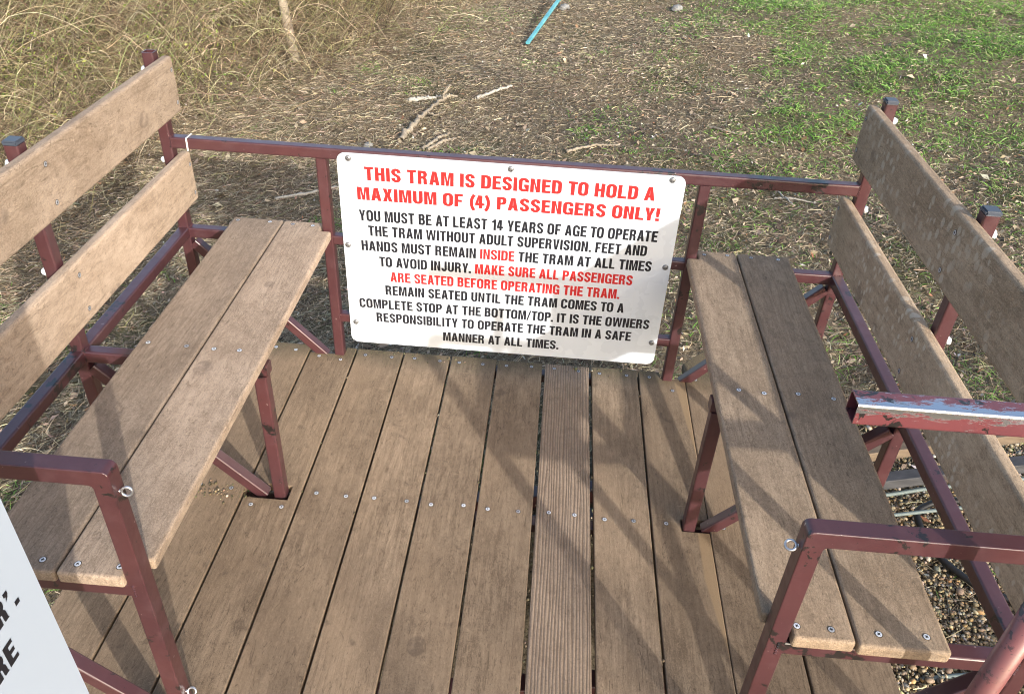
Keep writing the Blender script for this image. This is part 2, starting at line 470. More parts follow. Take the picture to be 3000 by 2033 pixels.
# ------------------------------------------------------------------ tram car
tram = empty("tram_car", "open hillside tram car with maroon tube frame, brown plank deck and two facing benches", "tram car", (-.13, -.6, -.03))
g = {-6: -.87, -5: -.7242, -4: -.5824, -3: -.4351, -2: -.2884, -1: -.1443, 0: .0014, 1: .1436, 2: .2895}
YN = -1.50
YF = .0
e = .0028
bm = bmesh.new(); bm.verts.layers.float.new("tone")
def plank(x0, x1, tone, yf=YF, outline=None):
    o = outline or [(x0, YN), (x1, YN), (x1, yf), (x0, yf)]
    prism_bm(bm, o, -.025, 0.0, .0022, tone, 2)
plank(-1.016, -.87 - e, .31, .004)
plank(-.87 + e, -.7242 - e, .83, .002)
# plank with the three frame notches
x0, x1 = -.7242 + e, -.5824 - e
plank(0, 0, 1.37, outline=[(x0, YN), (x1, YN), (x1, .001), (-.616, .001), (-.616, -.035), (x0, -.035),
      (x0, -.601), (-.612, -.601), (-.612, -.648), (x0, -.648), (x0, -1.18), (-.61, -1.18), (-.61, -1.24), (x0, -1.24)])
for k_, tn in ((-4, 2.11), (-3, 2.72), (-2, 3.19), (-1, 3.94)):
    r_ = .003 if k_ == -1 else 0
    plank(g[k_] + e, g[k_ + 1] - e - r_, tn, rnd.uniform(-.002, .003))
plank(g[1] + e + .002, g[2] - e, 4.43)
x0, x1 = g[2] + e, .4316
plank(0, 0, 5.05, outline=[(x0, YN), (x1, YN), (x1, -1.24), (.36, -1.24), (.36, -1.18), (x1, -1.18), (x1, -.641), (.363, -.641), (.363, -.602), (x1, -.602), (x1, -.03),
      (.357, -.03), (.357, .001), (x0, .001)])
plank(0, 0, 5.61, outline=[(.4336, YN), (.5866, YN), (.5866, .16), (.53, .155), (.4336, .052)])
plank(.592, .772, 6.2)
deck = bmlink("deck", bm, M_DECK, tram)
gp = board("deck_plank", [(g[0] + .0035, YN), (g[1] - .0045, YN), (g[1] - .0045, -.003), (g[0] + .0035, -.003)], -.025, .0005, .0025, 7.4, M_GRAIN, tram, 2)
gp["label"] = "newer deck plank with fine lengthwise grain lines"

# screws ---------------------------------------------------------------
M_RECESS_RING = simple('recess_shade_ring', (.05, .036, .025), .9)  # dark ring round each head, painted as the shade of a recess
def screw_mesh(r=.0056):
    bm = bmesh.new(); n = 16
    o0 = [bm.verts.new((r*1.22 * math.cos(2*math.pi*i/n), r*1.22 * math.sin(2*math.pi*i/n), .0001)) for i in range(n)]
    o1 = [bm.verts.new((r*.98 * math.cos(2*math.pi*i/n), r*.98 * math.sin(2*math.pi*i/n), .0003)) for i in range(n)]
    for i in range(n): bm.faces.new((o0[i], o0[(i+1) % n], o1[(i+1) % n], o1[i])).material_index = 2
    rim0 = [bm.verts.new((r * math.cos(2*math.pi*i/n), r * math.sin(2*math.pi*i/n), -.001)) for i in range(n)]
    rim = [bm.verts.new((r*.96 * math.cos(2*math.pi*i/n), r*.96 * math.sin(2*math.pi*i/n), .0006)) for i in range(n)]
    for i in range(n): bm.faces.new((rim0[i], rim0[(i+1) % n], rim[(i+1) % n], rim[i]))
    top = bm.faces.new(rim)
    top.material_index = 0
    def bar(dx, dy, z):
        f = bm.faces.new([bm.verts.new((sx*dx, sy*dy, z)) for sx, sy in ((-1, -1), (1, -1), (1, 1), (-1, 1))]); f.material_index = 1
    bar(r*.56, r*.13, .0009); bar(r*.13, r*.56, .0010); bar(r*.24, r*.24, .0011)
    me = bpy.data.meshes.new("screw"); bm.normal_update(); bm.to_mesh(me); bm.free()
    me.materials.append(M_ZINC); me.materials.append(M_SLOT); me.materials.append(M_RECESS_RING); return me
SCREW = screw_mesh()
SCREWD = SCREW.copy(); SCREWD.materials[0] = M_ZINC_DULL
def screw(parent, x, y, z, axis='Z', dull=False, sc=1.0):
    o = bpy.data.objects.new("screw", SCREWD if dull else SCREW); COL.objects.link(o)
    rot = Matrix.Rotation(rnd.uniform(0, 3.1), 4, 'Z')
    if axis == 'X': rot = Matrix.Rotation(math.pi / 2, 4, 'Y') @ rot
    if axis == '-X': rot = Matrix.Rotation(-math.pi / 2, 4, 'Y') @ rot
    o.parent = parent
    o.matrix_basis = Matrix.Translation((x, y, z)) @ rot @ Matrix.Diagonal((sc, sc, sc, 1))
    return o
# parents of parts sit at identity in world: part matrices undo the empty's offset
ed = [(-1.016, -.87), (-.87, -.7242), (-.7242, -.5824), (-.5824, -.4351), (-.4351, -.2884), (-.2884, -.1443), (-.1443, .0014), (.0014, .1436), (.1436, .2895), (.2895, .4316), (.4336, .5866)]
for i, (a, b) in enumerate(ed):
    par = gp if i == 7 else deck
    for row, y in ((0, -.03), (1, -.622)):
        for sx in (a + .033 + rnd.uniform(-.006, .006), b - .036 + rnd.uniform(-.008, .006)):
            yy = y + rnd.uniform(-.004, .004)
            if i == 2: yy = y - .052 if row else y - .035
            if i == 9 and sx > .35: yy = -.09 if row == 0 else y; 
            if i == 9 and row == 1 and sx > .35: continue
            if i == 2 and row == 0 and sx < -.66: yy = -.055
            screw(par, sx, yy, .0012, dull=(row == 0 and 2 < i) or rnd.random() < .15, sc=.95)

# benches ----------------------------------------------------------------
ZS, TH = .4296, .0255
def seat_board(outline, tone, mat, label):
    o = board("seat_board", outline, ZS - TH, ZS, .0055, tone, mat, tram, 3); o["label"] = label; return o
yn = -1.236
sbl1 = seat_board([(-.9050, yn), (-.7642, yn), (-.7642, 0), (-.9050, 0)], 1.13, M_SEATL, "rear seat board of the sunlit bench")
sbl2 = seat_board([(-.7610, yn), (-.652, yn), (-.652, -1.196), (-.6178, -1.196), (-.6178, -.046), (-.648, -.046), (-.648, 0), (-.7610, 0)], 2.41, M_SEATL, "front seat board of the sunlit bench, notched at the post")
sbr1 = seat_board([(.3655, -1.196), (.407, -1.196), (.407, yn), (.5038, yn), (.5038, 0), (.396, 0), (.396, -.046), (.3655, -.046)], 3.22, M_SEATR, "front seat board of the shaded bench, notched at the post")
sbr2 = seat_board([(.5072, yn - .004), (.6490, yn - .004), (.6490, 0), (.5072, 0)], 4.87, M_SEATR, "rear seat board of the shaded bench")
for o, xs in ((sbl1, (-.885, -.798)), (sbl2, (-.736, -.672)), (sbr1, (.412, .474)), (sbr2, (.545, .618))):
    for y in (-.021, -.621, -1.213):
        for x in xs:
            screw(o, x + rnd.uniform(-.005, .005) + (.0 if y > -1 else rnd.uniform(-.004, .004)), y + rnd.uniform(-.004, .004), ZS + .0005, dull=rnd.random() < .3, sc=.92)
def back_board(x0, x1, z0, z1, tone, mat, label, sx, ax):
    o = board("back_board", [(yn, z0), (0.0, z0), (0.0, z1), (yn, z1)], x0, x1, .0075, tone, mat, tram, 4, 'YZ'); o["label"] = label
    zc = (z0 + z1) / 2
    for y in (-.018, -.612, -1.205):
        for dz in (.040, -.042): screw(o, sx, y, zc + dz + rnd.uniform(-.003, .003), ax, dull=True, sc=.9)
    return o
back_board(-1.0228, -.9970, .478, .618, .53, M_BACKL, "lower back board of the sunlit bench", -.9965, 'X')
back_board(-1.0228, -.9970, .727, .869, 1.71, M_BACKL, "upper back board of the sunlit bench", -.9965, 'X')
back_board(.7370, .7632, .482, .622, 2.93, M_BACKR, "lower back board of the shaded bench, flecked with pale lichen", .7365, '-X')
back_board(.7370, .7632, .722, .866, 3.37, M_BACKR, "upper back board of the shaded bench, flecked with pale lichen", .7365, '-X')

# frame ------------------------------------------------------------------
PS = .0294      # posts a hair thinner than the cross tubes so no faces coincide
YFR, YMD, YNR = -.027, -.621, -1.213
XL, XR = -1.040, .780
def T(name, p0, p1, s=.03, **k): return tube(name, p0, p1, s, parent=tram, **k)
def cap(post, x, y, z):
    b = bmesh.new(); bmesh.ops.create_cube(b, size=1)
    bmesh.ops.scale(b, verts=b.verts, vec=(.0305, .0305, .010)); bmesh.ops.translate(b, verts=b.verts, vec=(x, y, z + .0045))
    bmesh.ops.bevel(b, geom=list(b.edges), offset=.0028, segments=2, affect='EDGES')
    bmlink("end_cap", b, M_CAP, post)
def nut(post, x, y, z):
    b = bmesh.new(); bmesh.ops.create_icosphere(b, subdivisions=2, radius=.0085)
    for v in b.verts:
        v.co *= 1 + rnd.uniform(-.22, .22); v.co.x *= .85
        v.co += Vector((x, y, z))
    for f in b.faces: f.smooth = True
    bmlink("sealed_bolt", b, M_SEAL, post)
for X, sg in ((XL, -1), (XR, 1)):
    for Y in (YFR, YMD, YNR):
        opn = (X == XL and Y == YFR)
        top = .880 if not opn else .884
        p = T("rear_post", (X, Y, -.06), (X, Y, top), PS, open1=opn, up=Vector((0, 1, 0)))
        if not opn: cap(p, X, Y, top)
        for z in (.838, .600):
            nut(p, X + sg * .0215, Y + rnd.uniform(-.003, .003), z)
    # rail behind the seat and cross tubes, braces, legs
    for ya, yb in ((YFR - PS/2, YMD + PS/2), (YMD - PS/2, YNR + PS/2)):
        T("side_rail", (X, ya + .0005, .390), (X, yb - .0005, .390), .0298, weld0=True, weld1=True)
xpl, xpr = -.6295, .3770
for Y in (YFR, YMD, YNR):
    for X, xp, sg in ((XL, xpl, 1), (XR, xpr, -1)):
        T("seat_support", (X + sg * PS/2, Y, .3885), (xp - sg * PS/2 if Y != YMD else xp + sg * .0147, Y, .3885), .0300, weld0=True, weld1=(Y != YMD))
        T("brace", (X + sg * .017, Y, .355), (xp - sg * .045, Y, -.012), .0288, up=Vector((0, 1, 0)))
        if Y == YMD:
            T("seat_leg", (xp - sg*.004, Y - .003, -.045), (xp - sg*.004, Y - .003, .3735), .0300, up=Vector((0, 1, 0)))
# far end frame: uprights, top rail, rails behind the notice
for xp in (xpl, xpr):
    T("front_post", (xp, YFR, -.05), (xp, YFR, .6390), PS, up=Vector((0, 1, 0)))
rail = T("top_rail", (XL + PS/2, YFR, .6535), (XR - PS/2, YFR, .6535), .0300, weld0=True, weld1=True)
for z in (.3975, .1370):
    T("cross_rail", (xpl + PS/2, YFR + .001, z), (xpr - PS/2, YFR + .001, z), .0280)
# white cable tie on the top rail
b = bmesh.new()
tube_bm(b, (-.9822, -.0437, .636), (-.9812, -.0437, .6705), .0038, s2=.0014, r=.0004)
tube_bm(b, (-.9812, -.0437, .6697), (-.9800, -.0110, .6697), .0038, s2=.0014, r=.0004)
bmlink("cable_tie", b, M_TIE, rail)
# near frame: armrests with their posts and eye bolts
def eye(parent, c, rot, shank):
    me = bpy.data.meshes.new("eye_bolt"); b = bmesh.new()
    R_, r_, n1, n2 = .0076, .0021, 28, 8
    rows = []
    for i in range(n1):
        t = 2 * math.pi * i / n1
        rows.append([b.verts.new(rot @ Vector(((R_ + r_ * math.cos(2*math.pi*j/n2)) * math.cos(t), (R_ + r_ * math.cos(2*math.pi*j/n2)) * math.sin(t), r_ * math.sin(2*math.pi*j/n2))) + Vector(c)) for j in range(n2)])
    for i in range(n1):
        for j in range(n2):
            b.faces.new((rows[i][j], rows[(i+1) % n1][j], rows[(i+1) % n1][(j+1) % n2], rows[i][(j+1) % n2]))
    tube_bm(b, Vector(c) + Vector(shank) * .0076, Vector(c) + Vector(shank) * .028, .0052, r=.0022)
    tube_bm(b, Vector(c) + Vector(shank) * .0135, Vector(c) + Vector(shank) * .0175, .0105, r=.003)
    for f in b.faces: f.smooth = True
    bmlink("eye_bolt", b, M_EYE, parent)
for xp, X, sg in ((-.6385, XL, -1), (.3880, XR, 1)):
    xi, xo, zt, rc, fi, xe = xp - sg * .0148, xp + sg * .0148, .6562, .011, .006, X - sg * PS/2
    L_ = [(xi, -.05), (xi, zt - rc)] + [(xi + sg * rc * (1 - math.cos(t)), zt - rc + rc * math.sin(t)) for t in (.4, .8, 1.2)] + [(xi + sg * rc, zt), (xe, zt), (xe, zt - .0298)] + \
         [(xo + sg * fi, zt - .0298), (xo + sg * fi * .3, zt - .0298 - fi * .3), (xo, zt - .0298 - fi), (xo, -.05)]
    pst = board("armrest", L_, YNR - .0148, YNR + .0148, .0036, .5, M_PAINT, tram, 3, 'XZ')
    side = -sg
    if sg < 0:
        eye(pst, (xp + .0255, YNR, .606), Matrix.Rotation(math.radians(78), 3, 'X') @ Matrix.Rotation(math.radians(10), 3, 'Y'), (-1, 0, 0))
        eye(pst, (xp + .0255, YNR, .082), Matrix.Rotation(math.radians(50), 3, 'X'), (-1, 0, 0))
    else:
        eye(pst, (xp - .0255, YNR, .612), Matrix.Rotation(math.radians(22), 3, 'X') @ Matrix.Rotation(math.radians(-14), 3, 'Y'), (1, 0, 0))
# scraped open-ended tube at post-top height on the near frame
hb = T("handrail_tube", (.3755, YNR, .8725), (XR - PS/2, YNR, .8725), .0325, mat=M_BARE, open0=True, wall=.0022, r=.0035)
hb["label"] = "scraped handrail tube with bare shiny edge and open end"
# under-deck frame
for Y in (-.012, YMD, YNR, -1.47):
    T("deck_joist", (-1.022, Y, -.0415), (.775, Y, -.0415), .0310)
for x in (-.95, -.13, .70):
    T("deck_joist", (x, -1.45, -.0735), (x, -.03, -.0735), .0310)
# chassis following the slope of the track, carried on it by four rollers
for y in (-.235, -.88):
    T("chassis_beam", (-1.0, y, -.60), (.72, y, -.165), .05)
    for x in (-.95, -.13):
        T("chassis_post", (x, y, -.61 + (x + 1.0) * .253), (x, y, -.089), .04, up=Vector((0, 1, 0)))
    for x in (-.8, .45):
        b = bmesh.new()
        bmesh.ops.create_cone(b, cap_ends=True, segments=28, radius1=.045, radius2=.045, depth=.04, matrix=Matrix.Translation((x, y + .05, -.60 + (x + 1) * .253 - .012)) @ Matrix.Rotation(math.pi/2, 4, 'X'))
        bmlink("wheel", b, M_DARK, tram)

# ------------------------------------------------------------------ lettering
def arc(cx, cy, rx, ry, a0, a1, n=10):
    return [(cx + rx * math.cos(math.radians(a0 + (a1 - a0) * i / n)), cy + ry * math.sin(math.radians(a0 + (a1 - a0) * i / n))) for i in range(n + 1)]
def rrect(x0, y0, x1, y1, rx, ry):
    return arc(x1-rx, y0+ry, rx, ry, -90, 0, 7) + arc(x1-rx, y1-ry, rx, ry, 0, 90, 7) + arc(x0+rx, y1-ry, rx, ry, 90, 180, 7) + arc(x0+rx, y0+ry, rx, ry, 180, 270, 7)
def stroke(path, wx, wy):
    """outline of an open stroke; wx/wy half-widths across x / y"""
    L, R = [], []
    n = len(path)
    for i, (x, y) in enumerate(path):
        a = path[max(i-1, 0)]; c = path[min(i+1, n-1)]
        dx, dy = c[0]-a[0], c[1]-a[1]; l = math.hypot(dx, dy) or 1
        px, py = -dy/l, dx/l
        L.append((x + px*wx, y + py*wy)); R.append((x - px*wx, y - py*wy))
    return L + R[::-1]
def glyph(ch, s):
    """condensed bold grotesque capitals: returns (advance, [polys]); s stem width"""
    t = s * .82; W = .58; h = s / 2; ht = t / 2
    P = []
    if ch == ' ': return .24, []
    if ch == 'I': return s, [[(0, 0), (s, 0), (s, 1), (0, 1)]]
    if ch in 'EFL':
        W = .50
        if ch == 'L': o = [(0, 0), (W, 0), (W, t), (s, t), (s, 1), (0, 1)]
        elif ch == 'E': o = [(0, 0), (W+.02, 0), (W+.02, t), (s, t), (s, .5-ht+.02), (W-.03, .5-ht+.02), (W-.03, .5+ht+.02), (s, .5+ht+.02), (s, 1-t), (W, 1-t), (W, 1), (0, 1)]
        else: o = [(0, 0), (s, 0), (s, .47-ht), (W-.06, .47-ht), (W-.06, .47+ht), (s, .47+ht), (s, 1-t), (W, 1-t), (W, 1), (0, 1)]
        return W, [o]
    if ch == 'H': return W, [[(0, 0), (s, 0), (s, .5-ht+.02), (W-s, .5-ht+.02), (W-s, 0), (W, 0), (W, 1), (W-s, 1), (W-s, .5+ht+.02), (s, .5+ht+.02), (s, 1), (0, 1)]]
    if ch == 'T':
        W = .54; return W, [[(W/2-h, 0), (W/2+h, 0), (W/2+h, 1-t), (W, 1-t), (W, 1), (0, 1), (0, 1-t), (W/2-h, 1-t)]]
    if ch == 'N': return W+.01, [[(0, 0), (s*.95, 0), (s*.95, .66), (W-s*1.02, 0), (W, 0), (W, 1), (W-s*.95, 1), (W-s*.95, .36), (s*1.02, 1), (0, 1)]]
    if ch == 'M':
        W = .74; return W, [[(0, 0), (s*.93, 0), (s*.93, .74), (W/2-s*.36, 0), (W/2+s*.36, 0), (W-s*.93, .74), (W-s*.93, 0), (W, 0), (W, 1), (W-s*1.28, 1), (W/2, .34), (s*1.28, 1), (0, 1)]]
    if ch == 'V':
        W = .58; return W, [[(W/2-s*.52, 0), (W/2+s*.52, 0), (W, 1), (W-s, 1), (W/2, .26), (s, 1), (0, 1)]]
    if ch == 'W':
        W = .88; q = W/4; return W, [[(q-s*.45, 0), (q+s*.47, 0), (W/2, .66), (W-q-s*.47, 0), (W-q+s*.45, 0), (W, 1), (W-s*.92, 1), (W-q, .30), (W/2+s*.45, 1), (W/2-s*.45, 1), (q, .30), (s*.92, 1), (0, 1)]]
    if ch == 'Y':
        W = .58; return W, [[(W/2-h, 0), (W/2+h, 0), (W/2+h, .40), (W, 1), (W-s*1.08, 1), (W/2, .58), (s*1.08, 1), (0, 1), (W/2-h, .40)]]
    if ch == 'X':
        W = .58; return W, [[(0, 0), (s*1.08, 0), (W/2, .34), (W-s*1.08, 0), (W, 0), (W/2+s*.62, .51), (W-.01, 1), (W-s*1.08, 1), (W/2, .69), (s*1.08, 1), (.01, 1), (W/2-s*.62, .51)]]
    if ch == 'K':
        W = .59; return W, [[(0, 0), (s, 0), (s, .27), (s*1.42, .42), (W-s*1.12, 0), (W, 0), (s*2.02, .60), (W-.02, 1), (W-s*1.22, 1), (s, .55), (s, 1), (0, 1)]]
    if ch == 'A':
        W = .62; a = W/2 - s*.52
        def xe(y): return s*.98 + (W/2 - s*.98) * y / .80      # inner edge
        return W, [[(0, 0), (s*.98, 0), (s*.98 + .045, .21), (W-s*.98-.045, .21), (W-s*.98, 0), (W, 0), (W/2+s*.55, 1), (W/2-s*.55, 1)],
                   [(s*.98+.078, .21+t*.92), (W/2, .80), (W-s*.98-.078, .21+t*.92)]]
    if ch in 'OQ': return W+.02, [rrect(0, -.012, W+.02, 1.012, .27, .27), rrect(s, t*.9, W+.02-s, 1-t*.9, (W+.02-2*s)/2, .14)]
    if ch == 'D': 
        o = [(0, 0)] + arc(W-.26, .27, .26, .27, -90, 0, 8) + arc(W-.26, .73, .26, .27, 0, 90, 8) + [(0, 1)]
        i = [(s, t)] + arc(W-s-.09, t+.13, .09, .13, -90, 0, 6) + arc(W-s-.09, 1-t-.13, .09, .13, 0, 90, 6) + [(s, 1-t)]
        return W, [o, i]
    if ch in 'PR':
        W = .56; yb = .40 if ch == 'P' else .42
        bowl = arc(W-.22, yb+.24, .22, .24, -90, 0, 7) + arc(W-.22, .78, .22, .22, 0, 90, 7)
        if ch == 'P': o = [(0, 0), (s, 0), (s, yb)] + bowl + [(0, 1)]
        else:
            o = [(0, 0), (s, 0), (s, yb-.01), (W-s*1.85, yb-.01)] + arc(W-s-.06, yb-.09, .06, .08, 90, 0, 4) + [(W-s, .12), (W-s+.03, 0), (W+.03, 0), (W-.01, .09), (W-.015, .30)] + arc(W-.11, .35, .09, .13, 0, 62, 5) + \
                arc(W-.20, .74, .19, .26, -58, 0, 6) + arc(W-.21, .77, .20, .23, 0, 90, 7) + [(0, 1)]
        hb_ = yb + t*.88 if ch == 'P' else yb + t*.92
        i = [(s, hb_)] + arc(W-s-.07, hb_+.08, .07, .08, -90, 0, 5) + arc(W-s-.07, 1-t-.08, .07, .08, 0, 90, 5) + [(s, 1-t)]
        return W + (.03 if ch == 'R' else 0), [o, i]
    if ch == 'B':
        W = .57
        o = [(0, 0)] + arc(W-.22, .255, .22, .255, -90, 0, 7) + arc(W-.12, .33, .12, .20, 0, 68, 5) + arc(W-.14, .69, .12, .18, -60, 0, 4) + arc(W-.23, .77, .21, .23, 0, 90, 7) + [(0, 1)]
        i1 = [(s, t)] + arc(W-s-.07, t+.09, .07, .09, -90, 0, 5) + arc(W-s-.07, .445-.09, .07, .09, 0, 90, 5) + [(s, .445)]
        y2 = .445 + t*.9
        i2 = [(s, y2)] + arc(W-s-.09, y2+.07, .07, .07, -90, 0, 5) + arc(W-s-.09, 1-t-.07, .07, .07, 0, 90, 5) + [(s, 1-t)]
        return W, [o, i1, i2]
    rx, ry = W/2 - h, .27 - ht
    if ch == 'U': return W, [stroke([(h, 1), (h, .6), (h, .28)] + arc(W/2, .26, rx, .26-ht+.012, 180, 360, 14) + [(W-h, .28), (W-h, .6), (W-h, 1)], h, ht)]
    if ch == 'J':
        W = .50; rx = W/2 - h; return W, [stroke([(W-h, 1), (W-h, .6), (W-h, .28)] + arc(W/2, .25, rx, .25-ht+.012, 0, -180, 14) + [(h, .34)], h, ht)]
    if ch == 'C': return W, [stroke([(W-h, .655), (W-h, .72)] + arc(W/2, .74, rx, .26-ht+.012, 0, 180, 14) + [(h, .6), (h, .4)] + arc(W/2, .26, rx, .26-ht+.012, 180, 360, 14) + [(W-h, .29), (W-h, .355)], h, ht)]
    if ch == 'G':
        W = .60; rx = W/2 - h
        return W, [stroke([(W-h, .665), (W-h, .72)] + arc(W/2, .74, rx, .26-ht+.012, 0, 180, 14) + [(h, .6), (h, .4)] + arc(W/2, .26, rx, .26-ht+.012, 180, 318, 12), h, ht),
                   [(W/2+.02, .53), (W/2+.02, .53-t), (W-s, .53-t), (W-s, .30), (W-s*.55, 0.0), (W, 0.0), (W, .53)]]
    if ch == 'S':
        W = .56; rx = W/2 - h; a = .26 - ht + .012
        mid = []
        for i in range(1, 12):
            u = i / 12; p0, p1, p2, p3 = (h, .725), (h, .50), (W-h, .53), (W-h, .275)
            mid.append(tuple((1-u)**3*p0[q] + 3*(1-u)**2*u*p1[q] + 3*(1-u)*u*u*p2[q] + u**3*p3[q] for q in (0, 1)))
        return W, [stroke([(W-h, .69), (W-h, .73)] + arc(W/2, .74, rx, a, 2, 180, 14) + mid + arc(W/2, .26, rx, a, 0, -178, 14) + [(h, .27), (h, .315)], h, ht)]
    if ch == '1':
        W = .40; return W, [[(W-s, 0), (W, 0), (W, 1), (W-s*.72, 1), (W-s*1.15, .88), (.02, .80), (.02, .66), (W-s, .69)]]
    if ch == '4':
        W = .56; return W, [[(W-s*1.55, 0), (W-s*.58, 0), (W-s*.58, .215), (W, .215), (W, .215+t), (W-s*.58, .215+t), (W-s*.58, 1), (W-s*1.75, 1), (0, .36), (0, .215), (W-s*1.55, .215)],
                            [(W-s*1.55, .215+t), (s*.85, .215+t), (W-s*1.55, .74)]]
    if ch == '(':
        W = .27; return W, [stroke(arc(W+.36, .42, .50, .80, 131, 229, 12), h*.9, h*.9)]
    if ch == ')':
        W = .27; return W, [stroke(arc(-.36, .42, .50, .80, -49, 49, 12), h*.9, h*.9)]
    if ch == '!': return s, [[(0, 0), (s, 0), (s, s*.95), (0, s*.95)], [(s*.2, .30), (s*.8, .30), (s, .62), (s, 1), (0, 1), (0, .62)]]
    if ch == '.': return s, [[(0, 0), (s, 0), (s, s*.95), (0, s*.95)]]
    if ch == "'": return s, [[(s*.1, .60), (s*.75, .72), (s, .84), (s, 1), (s*.05, 1), (s*.05, .82), (s*.42, .80)]]
    if ch == '/':
        W = .36; return W, [[(-.03, -.03), (s*.62-.03, -.03), (W+.03, 1.03), (W+.03-s*.62, 1.03)]]
    raise ValueError(ch)

def lay_text(words, gap=.085):
    """words: string -> list of (char index, x0, polys), width, in cap units"""
    x = 0; out = []
    for i, (c_, s) in enumerate(words):
        adv, P = glyph(c_, s)
        kern = 0
        if i and (words[i-1][0] + c_) in ('AT', 'TA', 'AV', 'VA', 'AY', 'YA', 'TO', 'LY', 'LT', 'AW', 'FA', 'P.', 'Y.'): kern = -.05
        x += kern
        out.append((x, P)); x += adv + (gap if c_ != ' ' else gap * .6)
    return out, x - gap

def lettering(name, rows, mat, parent, place):
    """rows: (glyph list [(x, polys)], transform(xcap, ycap)->(u, v)); filled outline -> flat mesh"""
    cu = bpy.data.curves.new(name, 'CURVE'); cu.dimensions = '2D'; cu.fill_mode = 'FRONT'
    for items, tf in rows:
        for gx_, P in items:
            for p in P:
                if len(p) < 3: continue
                sp = cu.splines.new('POLY'); sp.points.add(len(p) - 1)
                for i, (px, py) in enumerate(p):
                    u, v = tf(gx_ + px, py); sp.points[i].co = (u, v, 0, 1)
                sp.use_cyclic_u = True
    tmp = bpy.data.objects.new("tmp", cu); COL.objects.link(tmp)
    dg = bpy.context.evaluated_depsgraph_get(); dg.update()
    me = bpy.data.meshes.new_from_object(tmp.evaluated_get(dg), depsgraph=dg)
    me.name = name
    bpy.data.objects.remove(tmp); bpy.data.curves.remove(cu)
    co = np.empty(len(me.vertices) * 3, np.float32); me.vertices.foreach_get("co", co); co = co.reshape(-1, 3)
    me.vertices.foreach_set("co", np.array([place(a, b) for a, b, _ in co], np.float32).ravel()); me.update()
    me.materials.clear()
    return link(name, me, mat, parent)

# ------------------------------------------------------------------ tram notice
notice = empty("warning_sign", "white rectangular notice in red and black capitals bolted to the maroon frame", "sign", (-.13, -.044, .06))
SX0, SX1, SZ0, SZ1 = -.5849, .3254, .0605, .6620
corner = .022
ol = arc(SX1-corner, SZ0+corner, corner, corner, -90, 0, 6) + arc(SX1-corner, SZ1-corner, corner, corner, 0, 90, 6) + arc(SX0+corner, SZ1-corner, corner, corner, 90, 180, 6) + arc(SX0+corner, SZ0+corner, corner, corner, 180, 270, 6)
b = bmesh.new()
fr = [b.verts.new((x, -.0462, z)) for x, z in ol]; bk = [b.verts.new((x, -.0424, z)) for x, z in ol]
b.faces.new(fr); b.faces.new(bk[::-1])
for i in range(len(ol)): b.faces.new((fr[i], bk[i], bk[(i+1) % len(ol)], fr[(i+1) % len(ol)]))
bmesh.ops.recalc_face_normals(b, faces=b.faces)
panel = bmlink("sign_panel", b, M_SIGN, notice)
R1 = [("THIS TRAM IS DESIGNED TO HOLD A", -.514, .252, .5895, .0385, .225, 'r'), ("MAXIMUM OF (4) PASSENGERS ONLY!", -.537, .272, .532, .0375, .225, 'r')]
R2 = [("YOU MUST BE AT LEAST 14 YEARS OF AGE TO OPERATE", -.536, .276, .4695, .0330), ("THE TRAM WITHOUT ADULT SUPERVISION. FEET AND", -.513, .254, .4245, .0318),
      ("HANDS MUST REMAIN ~INSIDE~ THE TRAM AT ALL TIMES", -.535, .273, .3775, .0318), ("TO AVOID INJURY. ~MAKE SURE ALL PASSENGERS~", -.487, .227, .3290, .0318),
      ("~ARE SEATED BEFORE OPERATING THE TRAM.~", -.458, .197, .2810, .0318), ("REMAIN SEATED UNTIL THE TRAM COMES TO A", -.474, .215, .2355, .0318),
      ("COMPLETE STOP AT THE BOTTOM/TOP. IT IS THE OWNERS", -.553, .294, .1860, .0318), ("RESPONSIBILITY TO OPERATE THE TRAM IN A SAFE", -.505, .247, .1395, .0318), ("MANNER AT ALL TIMES.", -.307, .039, .0890, .0312)]
for tx, xa, xb, zb, ch_, sw, _c in R1:
    items, wd = lay_text([(c_, sw) for c_ in tx], .08)
    lettering("red_text_line", [(items, (lambda X, Y: (xa + X / wd * (xb - xa), zb + Y * ch_)))], M_RED, notice, lambda u, v: (u, -.0466, v))
for tx, xa, xb, zb, ch_ in R2:
    col, chars, flags = 0, [], []
    for c_ in tx:
        if c_ == '~': col ^= 1
        else: chars.append((c_, .215)); flags.append(col)
    items, wd = lay_text(chars, .075)
    tf = (lambda X, Y: (xa + X / wd * (xb - xa), zb + Y * ch_))
    for f_, nm, mt in ((0, "black_text_line", M_BLACK), (1, "red_text_line", M_RED)):
        run = [it for it, f in zip(items, flags) if f == f_ and it[1]]
        if run: lettering(nm, [(run, tf)], mt, notice, lambda u, v: (u, -.0466, v))
def bolt(parent, x, y, z):
    b = bmesh.new()
    bmesh.ops.create_uvsphere(b, u_segments=18, v_segments=10, radius=.0084)
    for v in list(b.verts):
        v.co.z *= .62
    bmesh.ops.delete(b, geom=[v for v in b.verts if v.co.z < -.0001], context='VERTS')
    for f in b.faces: f.smooth = True
    for dx, dy in ((.0042, .0012), (.0012, .0042)):
        f = b.faces.new([b.verts.new((sx*dx, sy*dy, .0050)) for sx, sy in ((-1, -1), (1, -1), (1, 1), (-1, 1))]); f.material_index = 1
    M_ = Matrix.Translation((x, y, z)) @ Matrix.Rotation(math.pi / 2, 4, 'X') @ Matrix.Rotation(rnd.uniform(0, 3), 4, 'Z')
    bmesh.ops.transform(b, matrix=M_, verts=b.verts)
    return bmlink("bolt", b, [M_BOLT, M_SLOT], parent)
